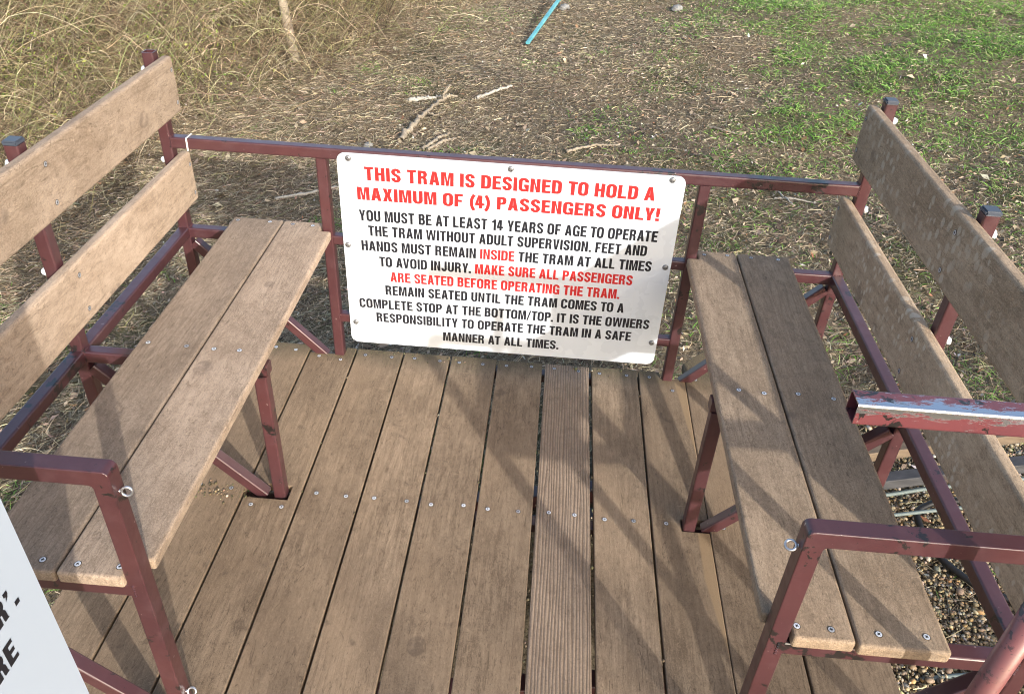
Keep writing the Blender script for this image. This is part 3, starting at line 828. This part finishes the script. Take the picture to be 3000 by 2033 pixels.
for x, z in ((-.5545, .648), (-.128, .650), (.290, .651), (-.573, .391), (.311, .394), (-.568, .132), (.310, .139)):
    bolt(notice, x, -.0462, z)

# ------------------------------------------------------------------ station notice at the entry (close to the viewer)
n2 = empty("notice_board", "white notice edge-on beside the entry, black letters cut off at its edge", "sign", (-.606, -1.6, .5))
NX, NYF = -.6, -1.437
b = bmesh.new()
bmesh.ops.create_cube(b, size=1)
bmesh.ops.scale(b, verts=b.verts, vec=(.004, .46, .61)); bmesh.ops.translate(b, verts=b.verts, vec=(NX - .002, NYF - .23, .66))
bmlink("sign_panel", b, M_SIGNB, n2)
def row2(tx, yend, zb, h, sx=.98):
    items, wd = lay_text([(c_, .235) for c_ in tx], .09)
    return items, (lambda X, Y: (yend - (wd - X) * h * sx, zb + Y * h))
for rw in (row2("ER'.", -1.472, .693, .033), row2("RE", -1.505, .636, .033)): lettering("black_text_line", [rw], M_BLACK, n2, lambda u, v: (NX + .0006, u, v))
tube("sign_post", (NX - .021, NYF - .30, float(gz(NX, NYF - .3)) - .05), (NX - .021, NYF - .30, .95), .032, M_PAINT, n2, up=Vector((0, 1, 0)))
tube("sign_bracket", (NX - .0205, NYF - .44, .80), (NX - .0205, NYF - .02, .80), .03, M_PAINT, n2)

# ------------------------------------------------------------------ round pipe post by the near frame
pp = empty("pipe_post", "round faded red pipe standing upright in front of the near armrest", "pipe", (.648, -1.322, -.37))
def cyl(name, p0, p1, r, mat, parent, n=28):
    p0 = Vector(p0); p1 = Vector(p1); a_, b_ = basis(p1 - p0, Vector((0, 1, 0)))
    bm = bmesh.new(); rings = []
    for c in (p0, p1): rings.append([bm.verts.new(c + a_ * r * math.cos(2*math.pi*i/n) + b_ * r * math.sin(2*math.pi*i/n)) for i in range(n)])
    for i in range(n):
        f = bm.faces.new((rings[0][i], rings[0][(i+1) % n], rings[1][(i+1) % n], rings[1][i])); f.smooth = True
    bm.faces.new(rings[0][::-1]); bm.faces.new(rings[1])
    bmesh.ops.recalc_face_normals(bm, faces=bm.faces)
    return bmlink(name, bm, mat, parent)
pg = float(gz(.648, -1.322))
cyl("pipe", (.648, -1.322, pg - .05), (.648, -1.322, .80), .0172, M_PIPE, pp)
cyl("base_flange", (.648, -1.322, pg - .02), (.648, -1.322, pg + .02), .05, M_DARK, pp)
cyl("pipe_cap", (.648, -1.322, .80), (.648, -1.322, .812), .0182, M_DARK, pp)

# ------------------------------------------------------------------ track under the tram
SL = .30
def beam(name, y, x0, x1, zc, s, s2, mat, label, cat, group=None):
    b = bmesh.new(); tube_bm(b, (x0, y, zc + (x0 - 1) * SL), (x1, y, zc + (x1 - 1) * SL), s, s2=s2, r=.003)
    bmesh.ops.recalc_face_normals(b, faces=b.faces)
    o = bmlink(name, b, mat); tag(o, label, cat, group); return o
beam("track_beam", -.135, -1.3, 2.6, -.147, .034, .034, M_BEAMB, "weathered brown track beam sloping uphill beneath the shaded bench", "track beam")
beam("track_beam", -.225, -1.3, 2.6, -.175, .040, .034, M_BEAMD, "dark steel track beam sloping uphill, nearer than the brown beam", "track beam")
beam("track_beam", -.90, -1.3, 2.6, -.330, .05, .04, M_BEAMD, "dark steel track beam beneath the near seat support", "track beam")
def cable(name, pts, r, mat, label, cat):
    P = np.array(pts, float)
    t = np.linspace(0, 1, len(P)); u = np.linspace(0, 1, 60)
    C = np.stack([np.interp(u, t, P[:, i]) for i in range(3)], 1)
    for _ in range(6): C[1:-1] = (C[:-2] + 2*C[1:-1] + C[2:]) / 4
    V, F = poly_tubes(C[None], np.full((1, 60), r), 10)
    o = npmesh(name, V, F, mat, smooth=True); tag(o, label, cat); return o
cable("haul_cable", [(-1.3, -.25, -.86), (1.04, -.25, -.198), (1.14, -.25, -.160), (2.5, -.25, .21)], .006, M_TEAL, "upper grey-green haul cable lying along the dark track beam", "cable")
cable("haul_cable", [(-1.3, -.32, -.90), (1.04, -.32, -.208), (1.16, -.32, -.172), (2.5, -.32, .20)], .0055, M_TEAL, "lower grey-green haul cable crossing the black hose", "cable")
cable("haul_cable", [(-1.3, -.80, -.97), (.934, -.80, -.300), (1.058, -.80, -.255), (2.5, -.80, .17)], .006, M_TEAL, "grey-green haul cable over the gravel by the near seat support", "cable")
cable("hose", [(1.30, -.24, -.20), (1.19, -.235, -.225), (1.125, -.27, -.235), (1.125, -.35, -.245), (1.15, -.44, -.25), (1.22, -.53, -.25), (1.36, -.60, -.235), (1.6, -.62, -.20)], .010, M_HOSE, "black rubber hose looping over the gravel beside the track", "hose")

# ------------------------------------------------------------------ ground cover
def incam(x, y, z, m=.22):
    dx, dy, dz = x - CAM.x, y - CAM.y, z - CAM.z
    d = dx*FW.x + dy*FW.y + dz*FW.z
    u = (dx*RX.x + dy*RX.y + dz*RX.z) / d * FPX / 1500
    v = (dx*UP.x + dy*UP.y + dz*UP.z) / d * FPX / 1016
    return (d > .3) & (np.abs(u) < 1 + m) & (np.abs(v) < 1 + m), d
def vnoise(x, y, sc, seed=0):
    """cheap smooth value noise"""
    x = np.asarray(x) * sc + seed * 17.3; y = np.asarray(y) * sc + seed * 5.1
    xi = np.floor(x).astype(np.int64); yi = np.floor(y).astype(np.int64); fx = x - xi; fy = y - yi
    fx = fx*fx*(3-2*fx); fy = fy*fy*(3-2*fy)
    def hsh(a, b):
        n = (a * 374761393 + b * 668265263 + seed * 144665) & 0x7fffffff
        n = ((n ^ (n >> 13)) * 1274126177) & 0x7fffffff
        return (n % 100003) / 100003.
    return (hsh(xi, yi)*(1-fx) + hsh(xi+1, yi)*fx)*(1-fy) + (hsh(xi, yi+1)*(1-fx) + hsh(xi+1, yi+1)*fx)*fy
def fbm(x, y, sc, seed=0): return .55*vnoise(x, y, sc, seed) + .3*vnoise(x, y, sc*2.1, seed+1) + .15*vnoise(x, y, sc*4.3, seed+2)
def scatter(n, x0=-9, x1=6, y0=-1.4, y1=12, p=1.0):
    x = rng.uniform(x0, x1, n); y = rng.uniform(y0, y1, n); z = gz(x, y)
    ok, d = incam(x, y, z)
    ok &= rng.uniform(0, 1, n) < np.clip((3.0 / d) ** p, 0, 1)
    under = (x > -1.0) & (x < .75) & (y < -.12) & (y > -2)
    ok &= ~under
    return x[ok], y[ok], z[ok], d[ok]
def m_gravel(x, y):
    q = np.clip((x - .75) / .25, 0, 1) * np.clip((.30 - y + .25*(x - 1.2)) / .75, 0, 1)
    return np.clip(q * 1.5 + (fbm(x, y, 2.2, 3) - .5) * 1.1, 0, 1) * (q > .02)
def m_green(x, y):
    s = x - .25 * (y - 3)            # lawn lies on the uphill side
    q = np.clip((s - .75) / .9, 0, 1)
    patch = fbm(x, y, .9, 9)
    lawn = np.clip((patch - .52 + .42*q) / .16, 0, 1) * np.clip((s - .1) / .8, 0, 1)
    mid = np.clip((fbm(x, y, 1.6, 5) - .56) / .1, 0, 1) * .35
    return np.maximum(lawn * np.clip(.18 + (y - 2.2 + .35 * (x - 1.5)) / 1.4, .18, 1), mid) * (1 - m_gravel(x, y) * .9)
BRX = lambda x, y: (-2.4 + .306 * (y - 2.6) - x) * .95      # >0 : inside the brush on the downhill side
def m_brush(x, y): return np.clip(BRX(x, y) / .9 + (fbm(x, y, 1.1, 21) - .5) * .7, 0, 1)

def palette(n, cols, w, var=.22):
    cols = np.array(cols); w = np.array(w, float); w /= w.sum()
    c = cols[rng.choice(len(cols), n, p=w)]
    return np.clip(c * (1 + rng.normal(0, var, (n, 1))), .004, .9) * (1 + rng.normal(0, .05, (n, 3)))

# leaf and bark litter
x, y, z, d = scatter(620000, p=.9)
keep = rng.uniform(0, 1, len(x)) > .75 * m_gravel(x, y) + .55 * (m_green(x, y) > .6)
x, y, z = x[keep], y[keep], z[keep]; n = len(x)
Lh = rng.gamma(2.6, .0026, n) + .003; big_ = rng.uniform(0, 1, n) < .012; Lh = np.where(big_, rng.uniform(.016, .034, n), Lh); Wd = Lh * np.where(big_, rng.uniform(.4, .7, n), rng.uniform(.14, .5, n))
yaw = rng.normal(.75, .9, n); pit = rng.normal(0, .28, n); rol = rng.normal(0, .38, n)
ca, sa = np.cos(yaw), np.sin(yaw)
ux = np.stack([ca*np.cos(pit), sa*np.cos(pit), np.sin(pit)], 1)
vx = np.stack([-sa*np.cos(rol), ca*np.cos(rol), np.sin(rol)], 1)
c0 = np.stack([x, y, z + rng.uniform(.0, .020, n)], 1)
nrm = np.cross(ux, vx)
bend = (rng.normal(0, .25, n) * Lh)[:, None] * nrm
V = np.stack([c0 - ux*Lh[:, None], c0 + vx*Wd[:, None] + bend, c0 + ux*Lh[:, None], c0 - vx*Wd[:, None] + bend], 1).reshape(-1, 3)
colr = palette(n, [(.17, .13, .092), (.27, .21, .148), (.38, .30, .21), (.48, .40, .295), (.25, .14, .08), (.36, .19, .10), (.62, .59, .54), (.08, .06, .046)], [22, 24, 20, 11, 4.5, 1.2, 1.6, 16])
F = np.arange(n * 4).reshape(n, 4)
lit = npmesh("leaf_litter", V, F, M_LITTER, col=np.repeat(colr, 4, 0))
tag(lit, "brown dead leaves and bark chips strewn over the ground", "leaf litter", kind="stuff")

def ribbons(x, y, z, L, Wd, yaw, lift, curl, K=5, droop=1.0):
    """thin bent blades; lift = start pitch"""
    n = len(x); t = np.linspace(0, 1, K)[None, :]
    pit = lift[:, None] - droop * t * (lift[:, None] + .12)
    seg = (L / (K - 1))[:, None]
    ya = yaw[:, None] + curl[:, None] * t
    dx = np.cos(ya) * np.cos(pit) * seg; dy = np.sin(ya) * np.cos(pit) * seg; dz = np.sin(pit) * seg
    px = x[:, None] + np.cumsum(dx, 1) - dx[:, :1]; py = y[:, None] + np.cumsum(dy, 1) - dy[:, :1]; pz = z[:, None] + np.cumsum(dz, 1) - dz[:, :1]
    w = Wd[:, None] * (1 - .85 * t ** 1.8) / 2
    sx = -np.sin(ya) * w; sy = np.cos(ya) * w; sz = rng.normal(0, .5, (n, 1)) * w
    A = np.stack([px + sx, py + sy, pz + sz], -1); B = np.stack([px - sx, py - sy, pz - sz], -1)
    V = np.stack([A, B], 2).reshape(-1, 3)
    idx = np.arange(n * K * 2).reshape(n, K, 2)
    F = np.stack([idx[:, :-1, 0], idx[:, :-1, 1], idx[:, 1:, 1], idx[:, 1:, 0]], -1).reshape(-1, 4)
    return V, F

# straw lying over everything
x, y, z, d = scatter(1250000, p=.85)
keep = rng.uniform(0, 1, len(x)) < np.clip(.10 + .85 * fbm(x, y, .8, 33) - .25 * np.exp(-((x - .7) / 1.1) ** 2 - ((y - 3.0) / 1.0) ** 2) + .5 * np.clip(1.1 - .45 * (x - .12 * y + 1.5), 0, 1) - .35 * m_green(x, y) - .45 * m_gravel(x, y), .05, 1)
x, y, z, d = x[keep], y[keep], z[keep], d[keep]; n = len(x)
V, F = ribbons(x, y, z + rng.uniform(.004, .02, n), rng.gamma(2.2, .021, n) + .014, rng.uniform(.0010, .0022, n) * np.clip(d / 3.2, 1, 1.6), np.where(rng.uniform(0, 1, n) < .65, rng.normal(.8, .6, n), rng.uniform(-3.1, 3.1, n)), rng.uniform(.05, .45, n), rng.normal(0, .55, n), 5, 1.3)
colr = palette(n, [(.48, .39, .25), (.36, .29, .19), (.58, .49, .34), (.16, .12, .078), (.42, .36, .25)], [4, 4, 2.4, 4.5, 3], .24)
st = npmesh("dry_grass", V, F, M_STRAW, col=np.repeat(colr, 10, 0))
tag(st, "pale dry grass stems matted over the litter", "dry grass", kind="stuff")

# green grass
x, y, z, d = scatter(1500000, p=.8)
mg = m_green(x, y) * (1 - m_brush(x, y))
clump = np.clip((fbm(x, y, 4.6, 41) - .40) / .16, 0, 1)
keep = rng.uniform(0, 1, len(x)) < mg * (.36 + .7 * clump)
x, y, z, d, cl = x[keep], y[keep], z[keep], d[keep], clump[keep]; n = len(x)
tall = vnoise(x, y, 3.2, 51)
V, F = ribbons(x, y, z, rng.uniform(.022, .055, n) * (.5 + .75 * tall + .4 * cl), rng.uniform(.0020, .0038, n) * np.clip(d / 3.2, 1, 1.5), rng.uniform(-3.1, 3.1, n), rng.uniform(.5, 1.35, n), rng.normal(0, .5, n), 4, .95)
colr = palette(n, [(.15, .30, .05), (.22, .41, .08), (.30, .46, .13), (.40, .42, .20), (.11, .22, .05)], [5, 5, 3, 2.2, 2.5], .2)
gr = npmesh("grass", V, F, M_GRASS, col=np.repeat(colr, 8, 0))
tag(gr, "short green lawn grass growing in clumps through the litter", "grass", kind="stuff")

# gravel
def ico():
    b = bmesh.new(); bmesh.ops.create_icosphere(b, subdivisions=1, radius=1)
    v = np.array([q.co[:] for q in b.verts]); f = np.array([[q.index for q in p.verts] for p in b.faces]); b.free(); return v, f
IV, IF = ico()
x = rng.uniform(.72, 2.6, 120000); y = rng.uniform(-1.6, 1.7, 120000); z = gz(x, y)
ok, d = incam(x, y, z, .3)
ok &= rng.uniform(0, 1, len(x)) < m_gravel(x, y)
x, y, z = x[ok], y[ok], z[ok]; n = len(x)
rad = rng.gamma(5, .00062, n) + .0013
sc = np.stack([rad*rng.uniform(.9, 1.5, n), rad*rng.uniform(.8, 1.1, n), rad*rng.uniform(.5, .85, n)], 1)
ya = rng.uniform(0, 6.28, n); Vp = IV[None] * sc[:, None, :]
Vp *= (1 + .13 * np.sin(IV[None, :, 0] * 3 + ya[:, None]) * np.cos(IV[None, :, 1] * 2.3 + 2*ya[:, None]))[..., None]
tl = rng.normal(0, .35, n)
yy = Vp[..., 1]*np.cos(tl)[:, None] - Vp[..., 2]*np.sin(tl)[:, None]; zz = Vp[..., 1]*np.sin(tl)[:, None] + Vp[..., 2]*np.cos(tl)[:, None]
xx = Vp[..., 0]*np.cos(ya)[:, None] - yy*np.sin(ya)[:, None]; y2 = Vp[..., 0]*np.sin(ya)[:, None] + yy*np.cos(ya)[:, None]
Vp = np.stack([xx + x[:, None], y2 + y[:, None], zz + (z + rng.uniform(.002, .016, n))[:, None]], -1)
colr = palette(n, [(.30, .225, .125), (.38, .295, .175), (.22, .17, .11), (.42, .35, .24), (.40, .25, .11), (.26, .245, .21), (.5, .46, .38)], [5, 4, 4, 2, 1, 2, .6], .2)
gv = npmesh("gravel", Vp.reshape(-1, 3), (IF[None] + (np.arange(n) * len(IV))[:, None, None]).reshape(-1, 3), M_PEB, col=np.repeat(colr, len(IV), 0), smooth=True)
tag(gv, "rounded tan pea gravel on the uphill side of the tram", "gravel", kind="stuff")

# tangled brush on the downhill side
def heap(x, y):
    q = np.clip(BRX(x, y) / 1.6, 0, 1)
    return (q ** .8) * (.55 + .55 * fbm(x, y, .9, 61)) * .95
n = 240000
x = rng.uniform(-8, -.6, n); y = rng.uniform(.2, 9, n)
hp = heap(x, y); ok, d = incam(x, y, gz(x, y) + hp * .5, .2)
ok &= (rng.uniform(0, 1, n) < m_brush(x, y) * np.clip(.15 + (fbm(x, y, 2.6, 81) - .36) / .16, .15, 1) + .10 * np.clip(1.4 + BRX(x, y), 0, 1)) & (rng.uniform(0, 1, n) < np.clip(3.6 / d, 0, 1))
x, y, d, hp = x[ok], y[ok], d[ok], hp[ok]; n = len(x); K = 10
t = np.linspace(0, 1, K)[None, :]
L = rng.gamma(2.6, .085, n) + .06; L *= np.where(rng.uniform(0, 1, n) < .12, 1.9, 1) * np.where(BRX(x, y) < .15, .55, 1)
ya = np.where(rng.uniform(0, 1, n) < .6, rng.normal(.85, .6, n), rng.uniform(-3.1, 3.1, n)) + np.pi * (rng.uniform(0, 1, n) < .4)
cur = rng.normal(0, 1.0, n)
yaw = ya[:, None] + cur[:, None] * (t - .5)
step = (L / K)[:, None]
px = x[:, None] + np.cumsum(np.cos(yaw) * step, 1); py = y[:, None] + np.cumsum(np.sin(yaw) * step, 1)
zb = gz(x, y) + hp * rng.beta(2.4, 1.1, n)
arch = L * rng.uniform(.0, .55, n) * np.where(BRX(x, y) < .15, .35, 1)
tiltz = np.where(rng.uniform(0, 1, n) < .22, rng.uniform(.5, 1.1, n), rng.normal(0, .3, n)) * L
pz = zb[:, None] + arch[:, None] * np.sin(np.pi * t * rng.uniform(.6, 1.1, n)[:, None]) + tiltz[:, None] * (t - .5)
wob = rng.normal(0, .011, (n, K, 3)); wob[:, 1:-1] = (wob[:, :-2] + wob[:, 1:-1] + wob[:, 2:]) / 3
P = np.stack([px, py, np.maximum(pz, gz(px, py) + .003)], -1) + wob
rad = np.where(rng.uniform(0, 1, n) < .10, rng.uniform(.0013, .0028, n), rng.gamma(3, .00022, n) + .0004) * np.clip(d / 3.4, 1, 1.6)
V, F = poly_tubes(P, rad[:, None] * (1 - .55 * t), 3)
colr = palette(n, [(.36, .295, .18), (.25, .205, .12), (.54, .46, .31), (.11, .08, .05), (.17, .115, .075), (.24, .25, .105)], [5, 5, 3.2, 7.5, 5, 4.0], .28)
br = npmesh("tangled_brush", V, F, M_VINE, col=np.repeat(colr, K * 3, 0), smooth=True)
tag(br, "tangle of dry arching vines and weed stems behind the sunlit bench", "brush", kind="stuff")
# budding leaves in the brush
n = 420000
x = rng.uniform(-8, -.9, n); y = rng.uniform(.2, 9, n); hp = heap(x, y)
ok, d = incam(x, y, gz(x, y) + hp, .2)
g1 = np.clip((fbm(x, y, 1.3, 71) - .45) / .14, 0, 1) * m_brush(x, y) * np.clip(BRX(x, y) / .9, 0, 1)
ok &= (rng.uniform(0, 1, n) < g1 * .6) & (rng.uniform(0, 1, n) < np.clip(4 / d, 0, 1))
x, y, d, hp = x[ok], y[ok], d[ok], hp[ok]; n = len(x)
z = gz(x, y) + hp * rng.uniform(.55, 1.22, n) + .02
Lh = rng.uniform(.005, .011, n) * np.clip(d / 3.4, 1, 1.6); Wd = Lh * .5
ya = rng.uniform(0, 6.3, n); pt = rng.normal(.2, .6, n); rl = rng.normal(0, .7, n)
ux = np.stack([np.cos(ya)*np.cos(pt), np.sin(ya)*np.cos(pt), np.sin(pt)], 1); vx = np.stack([-np.sin(ya)*np.cos(rl), np.cos(ya)*np.cos(rl), np.sin(rl)], 1)
c0 = np.stack([x, y, z], 1)
V = np.stack([c0 - ux*Lh[:, None], c0 + vx*Wd[:, None], c0 + ux*Lh[:, None], c0 - vx*Wd[:, None]], 1).reshape(-1, 3)
colr = palette(n, [(.26, .30, .06), (.20, .25, .05), (.34, .36, .11), (.13, .21, .05)], [4, 4, 2, 2], .2)
lf = npmesh("budding_foliage", V, np.arange(n*4).reshape(n, 4), M_GRASS, col=np.repeat(colr, 4, 0))
tag(lf, "small yellow-green spring leaves sprinkled through the brush", "foliage", kind="stuff")

# ------------------------------------------------------------------ sticks, stakes, stones lying on the ground
def stick(name, pts, r0, r1, mat, label, cat="stick", lift=.012, group=None, forks=()):
    bmv, bmf, base_ = [], [], 0
    for path, ra, rb in [(pts, r0, r1)] + list(forks):
        P = np.array([(px, py, float(gz(px, py)) + lift + (q[0] if q else 0)) for px, py, *q in path])
        t = np.linspace(0, 1, len(P)); u = np.linspace(0, 1, 26)
        C = np.stack([np.interp(u, t, P[:, i]) for i in range(3)], 1)
        for _ in range(3): C[1:-1] = (C[:-2] + 2*C[1:-1] + C[2:]) / 4
        C[1:-1] += rng.normal(0, r0*.25, (24, 3))
        V, F = poly_tubes(C[None], (np.linspace(ra, rb, 26) * (1 + rng.normal(0, .08, 26)))[None], 8)
        bmv.append(V); bmf.append(F + base_); base_ += len(V)
    o = npmesh(name, np.concatenate(bmv), np.concatenate(bmf), mat, smooth=True); tag(o, label, cat, group); return o
STK = "sticks lying on the litter"

stick("forked_branch", [(-1.033, 3.096), (-.985, 3.32, .02), (-.941, 3.536, .02), (-.828, 3.869, .03)], .021, .010, M_STICK, "long grey forked branch lying behind the notice", "branch", .02,
      forks=[([(-.85, 3.80, .03), (-.835, 3.88, .06), (-.817, 3.96, .07)], .011, .006), ([(-.85, 3.80, .03), (-.80, 3.84, .04), (-.754, 3.84, .03)], .011, .006), ([(-.93, 3.56, .02), (-.86, 3.50, .02), (-.80, 3.56, .03)], .008, .003)])
stick("stick", [(-.866, 2.927), (-.79, 3.09, .012), (-.723, 3.228)], .013, .009, M_STICK, "short tan stick just beyond the top rail, nearer the forked branch", group=STK)
stick("stick", [(-.825, 2.92), (-.74, 3.05, .01), (-.672, 3.115)], .010, .008, M_STICK, "second tan stick just beyond the top rail, beside the first", group=STK)
stick("stick", [(-.613, 3.862), (-.484, 3.96, .01), (-.364, 4.047, .012)], .014, .008, M_STICKW, "whitish stick lying uphill of the forked branch", group=STK)
stick("stick", [(.062, 2.751), (.227, 2.779, .012), (.366, 2.765)], .009, .007, M_STICK, "straight pale stick lying behind the right half of the notice", group=STK)
stick("stick", [(-1.12, 3.86), (-1.0, 3.89, .01), (-.87, 3.94)], .018, .008, M_STICKW, "bleached splintered stick left of the forked branch", group=STK)
stick("stick", [(.95, 3.05), (1.02, 2.96, .01), (1.10, 2.9)], .007, .005, M_STICK, "thin twig on the shaded litter", group=STK)
stick("stick", [(-1.62, 2.86), (-1.55, 2.95, .02), (-1.47, 3.0)], .016, .011, M_STICKW, "pale stub of wood beyond the rail by the sunlit bench", group=STK)
stick("stick", [(-1.6, 2.2), (-1.35, 2.3, .01), (-1.22, 2.45)], .010, .006, M_STICKW, "white stick under the sunlit bench side rail", group=STK)
stick("forked_branch", [(1.15, 1.98), (1.24, 1.95, .01), (1.34, 1.90)], .006, .003, M_STICKW, "small pale forked twig in the grass by the shaded bench", "branch", .012, forks=[([(1.19, 1.97, .01), (1.18, 2.05, .01)], .004, .002), ([(1.2, 1.965, .01), (1.22, 1.86, .01)], .004, .002)])
# turquoise stake
a = Vector((-.316, 5.292, float(gz(-.316, 5.292)) + .03)); b_ = Vector((.30, 8.3, float(gz(.3, 8.3)) + .22))
bm = bmesh.new(); tube_bm(bm, a, b_, .034, s2=.022, r=.005); bmesh.ops.recalc_face_normals(bm, faces=bm.faces)
tag(bmlink("stake", bm, M_BLUE), "long turquoise painted stake lying on the dry grass", "stake")
# dry stem standing in the brush
P = np.array([(-2.22, 4.75, -.62), (-2.30, 4.85, -.25), (-2.36, 4.95, .05), (-2.48, 5.1, .45), (-2.6, 5.3, .9)])
u = np.linspace(0, 1, 30); C = np.stack([np.interp(u, np.linspace(0, 1, 5), P[:, i]) for i in range(3)], 1)
for _ in range(3): C[1:-1] = (C[:-2] + 2*C[1:-1] + C[2:]) / 4
V, F = poly_tubes(C[None], np.linspace(.042, .026, 30)[None] * (1 + rng.normal(0, .04, (1, 30))), 10)
tag(npmesh("dead_stem", V, F, M_STEM, smooth=True), "thick pale dead stem rising out of the brush", "stem")
# stones
def rock(x, y, r, label):
    b = bmesh.new(); bmesh.ops.create_icosphere(b, subdivisions=3, radius=r)
    for v in b.verts:
        q = v.co.copy() / r
        v.co *= 1 + .16 * math.sin(3*q.x + 5*q.y) + .1 * math.sin(7*q.z + 4*q.x)
        v.co.z *= .6; v.co += Vector((x, y, float(gz(x, y)) + r*.25))
    for f in b.faces: f.smooth = True
    tag(bmlink("stone", b, M_ROCK), label, "stone", "stones in the litter")
rock(-1.246, 3.078, .032, "grey stone just behind the top rail")
rock(-.02, 6.45, .05, "grey stone far back beside the turquoise stake")
rock(1.03, 6.1, .05, "dark grey stone on the far dry litter")
# crumbs in the board gaps and moss at the foot of the middle frame
cx, cy = [], []
for k_ in (-5, -4, -3, -2, -1, 0, 1, 2):
    m_ = 16 if k_ in (0, 1) else 4
    cx += list(g[k_] + rng.normal(0, .0015, m_)); cy += list(rng.uniform(-1.2, -.02, m_))
m_ = 120
cx += list(rng.normal(-.80, .045, m_)); cy += list(rng.normal(-.618, .014, m_) - .02)
m_ = 60
cx += list(rng.uniform(-.55, .28, m_)); cy += list(-np.abs(rng.normal(0, .016, m_)) - .004)
n = len(cx); rad = rng.gamma(3, .00038, n) + .0006
ya = rng.uniform(0, 6.28, n); ln = rng.uniform(1, 2.2, n)
Vp = IV[None] * np.stack([rad, rad*ln, rad*.7], 1)[:, None, :]
Vp = Vp + np.stack([cx, cy, rad*.4], 1)[:, None, :]
colr = palette(n, [(.22, .16, .10), (.42, .35, .25), (.10, .08, .04), (.16, .15, .07)], [3, 1, 5, 3], .2)
tag(npmesh("debris", Vp.reshape(-1, 3), (IF[None] + (np.arange(n)*len(IV))[:, None, None]).reshape(-1, 3), M_PEB, col=np.repeat(colr, len(IV), 0), smooth=True), "tan crumbs and moss caught in the deck gaps", "debris", kind="stuff")

# ------------------------------------------------------------------ bare trees uphill behind the viewer that dapple the scene
trng = np.random.default_rng(5)
def rnd_vec(): return trng.normal(0, 1, 3)
def make_tree(base, d0, L0, r0, lv, label, first=3):
    paths, rads = [], []
    def grow(p, d, L, r, lvl):
        K = 9; pts = [np.array(p)]; q = np.array(p); dd = np.array(d, float)
        for i in range(K - 1):
            dd = dd + rnd_vec() * .13 + np.array([0, 0, .03]); dd /= np.linalg.norm(dd); q = q + dd * L / (K - 1); pts.append(q)
        paths.append(np.array(pts)); rads.append(np.linspace(r, r * .55, K))
        if lvl == 0: return
        for i in range(4):
            k_ = int(trng.integers(first, K)); nd = dd + rnd_vec() * .9; nd /= np.linalg.norm(nd)
            grow(pts[k_], nd, L * trng.uniform(.45, .68), r * trng.uniform(.36, .5), lvl - 1)
    grow(base, d0, L0, r0, lv)
    tr = empty("bare_tree", label, "tree", base)
    V, F = poly_tubes(np.array(paths[:1]), np.array(rads[:1]), 12); npmesh("trunk", V, F, M_BARK, tr, smooth=True)
    V, F = poly_tubes(np.array(paths[1:]), np.array(rads[1:]), 6); npmesh("limbs", V, F, M_BARK, tr, smooth=True)
make_tree((11.6, -13.6, .55), (-.04, .04, 1), 8.6, .14, 4, "spreading leafless tree uphill, shading the litter behind the notice", 4)
tr = empty("bare_shrub", "tall many-stemmed leafless shrub whose stems stripe the deck with shadow", "shrub", (3.9, -7.2, .1))
hz = np.array([.527, -.850]); pr = np.array([.850, .527])
for s_, D, yend, r in ((-.285, 6.6, -.58, .036), (-.41, 7.2, -.70, .045), (-.76, 7.6, -.66, .055), (-.58, 8.2, -.85, .05), (-.98, 8.0, -.7, .05)):
    end = np.array([(s_ * pr)[0] + hz[0] * 0, 0.0]); 
    # point on the deck where the stem's shadow ends: s along pr and y = yend
    t_ = (yend - s_ * pr[1]) / hz[1]; E0 = s_ * pr + t_ * hz
    B0 = E0 + hz * D; Ht = D * SUN_TO.z / math.hypot(SUN_TO.x, SUN_TO.y)
    g0 = float(gz(*B0)) - .05
    zz_ = np.linspace(g0, Ht, 14); lean = trng.normal(0, .012, 2)
    C = np.stack([B0[0] + lean[0]*(zz_ - g0) + .012*np.sin(zz_*2.1), B0[1] + lean[1]*(zz_ - g0) + .012*np.cos(zz_*1.7), zz_], 1)
    V, F = poly_tubes(C[None], np.linspace(r * 1.25, r * .35, 14)[None], 10)
    npmesh("stem", V, F, M_BARK, tr, smooth=True)
